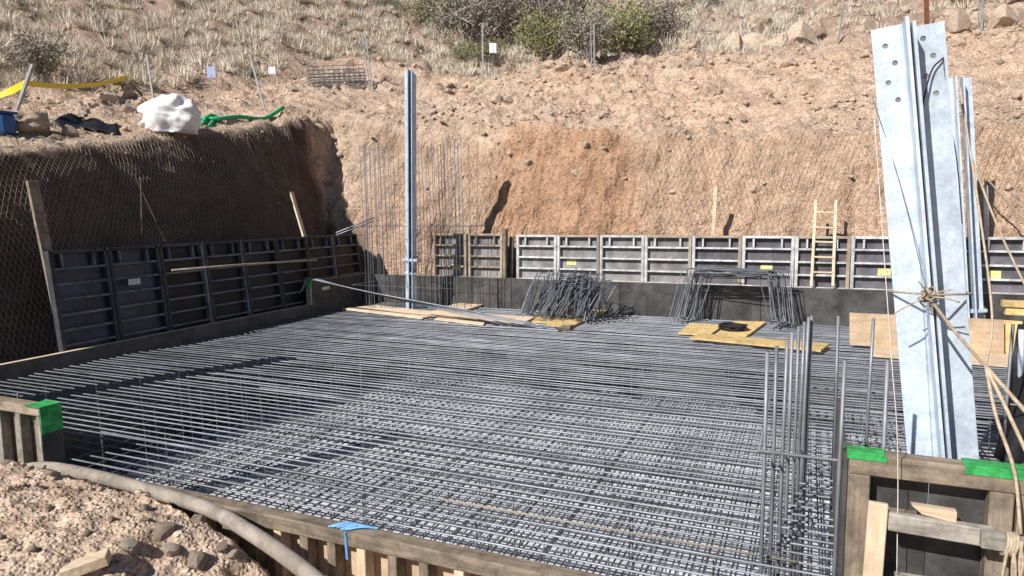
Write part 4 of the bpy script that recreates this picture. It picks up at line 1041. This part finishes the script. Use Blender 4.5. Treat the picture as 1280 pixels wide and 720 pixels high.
# tape
tp = lerp(*fp0, .62); e1 = hit(170, 108) + np.array([0, 0, .22]); D0 = depth(tp)
def ribbon(A, B, sag, wd, name, label, twist=.5):
    m = MB(); V = []; n_ = 20
    for i in range(n_ + 1):
        u = i / n_; p = lerp(A, B, u) - np.array([0, 0, sag * 4 * u * (1 - u)])
        a = 1.45 + .4 * math.sin(u * 9); wv = np.array([.15 * math.cos(a * 2), .3 * math.cos(a), math.sin(a)]) * wd / 2
        V += [p - wv, p + wv]
    m.add(V, [(2 * i, 2 * i + 1, 2 * i + 3, 2 * i + 2) for i in range(n_)])
    o = m.build(name, 'tape', smooth=False, label=label, cat='tape'); md = o.modifiers.new('s', 'SOLIDIFY'); md.thickness = .004
ribbon(tp, e1, .16, .10, 'warning_tape', 'yellow warning tape stretched from the tilted post to the brown boulder')
d = ray(-30, 126); ribbon(tp, CAM + d * (D0 / (d @ _f)), .05, .12, 'warning_tape', 'yellow warning tape running left from the tilted post past the blue container')
# white sack
p = hit(217, 166); s_ = 37 / F * depth(p)
bm = bmesh.new(); bmesh.ops.create_icosphere(bm, subdivisions=5, radius=1)
co = np.array([v.co[:] for v in bm.verts])
d = 1.05 + .20 * perlin(co * 1.1 + 4) - .22 * np.abs(perlin(co * np.array([1.6, 1.6, 2.6]) + 2)) - .05 * np.abs(perlin(co * 3.0 + 9)) + .07 * np.clip(1 - 4 * np.abs(perlin(co * 1.5 + 21)), 0, 1)
co = co * d[:, None] * np.array([.86, .75, .80]); co[:, 2] = np.maximum(co[:, 2], -.45)
tail = np.clip(-co[:, 0] - .55, 0, 1); co[:, 2] -= tail * .55 * (co[:, 2] + .45); co[:, 0] -= tail * 1.0
for v, c in zip(bm.verts, co): v.co = c
me_ = bpy.data.meshes.new('white_sack'); bm.to_mesh(me_); bm.free(); me_.polygons.foreach_set('use_smooth', [True] * len(me_.polygons)); me_.materials.append(M['white'])
o = bpy.data.objects.new('white_sack', me_); COL.objects.link(o); o.location = p + np.array([0, 0, s_ * .42]); o.scale = (s_,) * 3; o.rotation_euler = (0, 0, .4)
tag(o, 'crumpled white woven sack lying on top of the left bank', 'sack')
# green hose
hp = [hit(x, y) + np.array([0, 0, .07]) for x, y in ((252, 153), (275, 156), (300, 154), (330, 151), (354, 147))]
t = thing('green_hose', 'green hose lying beside the white sack on the bank', 'hose', tuple(hp[0]))
MB().tube(curve(hp, 20), .045, 8).build('hose_length', 'green_hose', t, smooth=True)
hp2 = [hit(252, 158) + np.array([0, 0, .05]), hit(260, 154) + np.array([0, 0, .10]), hit(270, 153) + np.array([0, 0, .09]), hit(262, 158) + np.array([0, 0, .06])]
MB().tube(curve(hp2, 16), .04, 8).build('hose_loop', 'green_hose', t, smooth=True)
# blue container
p = hit(5, 176); s_ = depth(p) / F
t = thing('blue_container', 'blue plastic container beside the large rounded boulder', 'container', tuple(p))
MB().cbox(p + np.array([0, 0, 13 * s_]), (26 * s_, 20 * s_, 26 * s_), ch=.04).build('tub', 'bluecan', t)
MB().cbox(p + np.array([0, 0, 27 * s_]), (29 * s_, 23 * s_, 3 * s_), ch=.01).build('rim', 'bluecan', t)
# dark sheet on the bank
q = [hit(66, 156), hit(150, 166), hit(146, 158), hit(84, 149)]
V = []; n_ = 10
for j in range(5):
    for i in range(n_ + 1):
        u, v = i / n_, j / 4; pz = lerp(lerp(q[0], q[1], u), lerp(q[3], q[2], u), v); g = surf(np.array([pz[0]]), np.array([pz[1]]))[0][0]
        V.append(g + np.array([0, 0, .05 + .015 * math.sin(u * 11 + v * 2)]))
m = MB(); m.add(V, [(j * (n_ + 1) + i, j * (n_ + 1) + i + 1, (j + 1) * (n_ + 1) + i + 1, (j + 1) * (n_ + 1) + i) for j in range(4) for i in range(n_)])
o = m.build('dark_sheet', 'tarp', smooth=True, label='crumpled dark sheet lying behind the stones on the left bank', cat='sheet'); md = o.modifiers.new('s', 'SOLIDIFY'); md.thickness = .01
# wire panel stack
p = hit(420, 110); s_ = depth(p) / F
t = thing('wire_panel_stack', 'low stack of grey wire panels at the foot of the hill', 'wire panels', tuple(p))
ux = np.array(_r); ux[2] = 0; ux /= np.linalg.norm(ux); uy = np.array([-ux[1], ux[0], 0])
for k in range(3):
    m = MB(); o0 = p + uy * (.12 * k) + np.array([0, 0, .02])
    w_, h_ = 35 * s_, (28 - 4 * k) * s_
    for j in range(7): m.tube([o0 - ux * w_ + np.array([0, 0, h_ * j / 6]), o0 + ux * w_ + np.array([0, 0, h_ * j / 6 + .04])], .010, 4)
    for j in range(12): a = o0 + ux * w_ * (2 * j / 11 - 1); m.tube([a, a + np.array([0, 0, h_]) + uy * .05], .010, 4)
    m.build('wire_panel', 'rebar_dark', t)
# notices
def notice(x, y, w, h, ybase, m, label):
    p = hit(x, ybase); D = depth(p); d = ray(x, y); c = CAM + d * (D / (d @ _f)); s_ = D / F
    t = thing('notice', label, 'notice', tuple(p))
    MB().beam(p, c + np.array([0, .02, h * s_ * .5]), .010, .010).build('stick', 'post_grey', t)
    MB().cbox(c, (w * s_, .012, h * s_), (ux, uy, (0, 0, 1)), .002).build('board', m, t)
notice(616, 60, 9, 12, 100, 'paper', 'small white notice board beside the fence post in front of the grey shrub')
notice(264, 90, 11, 14, 125, 'bluecard', 'pale blue card hanging on the fence line behind the white sack')
notice(340, 88, 9, 9, 120, 'paper', 'small white card near the fence post by the green hose')
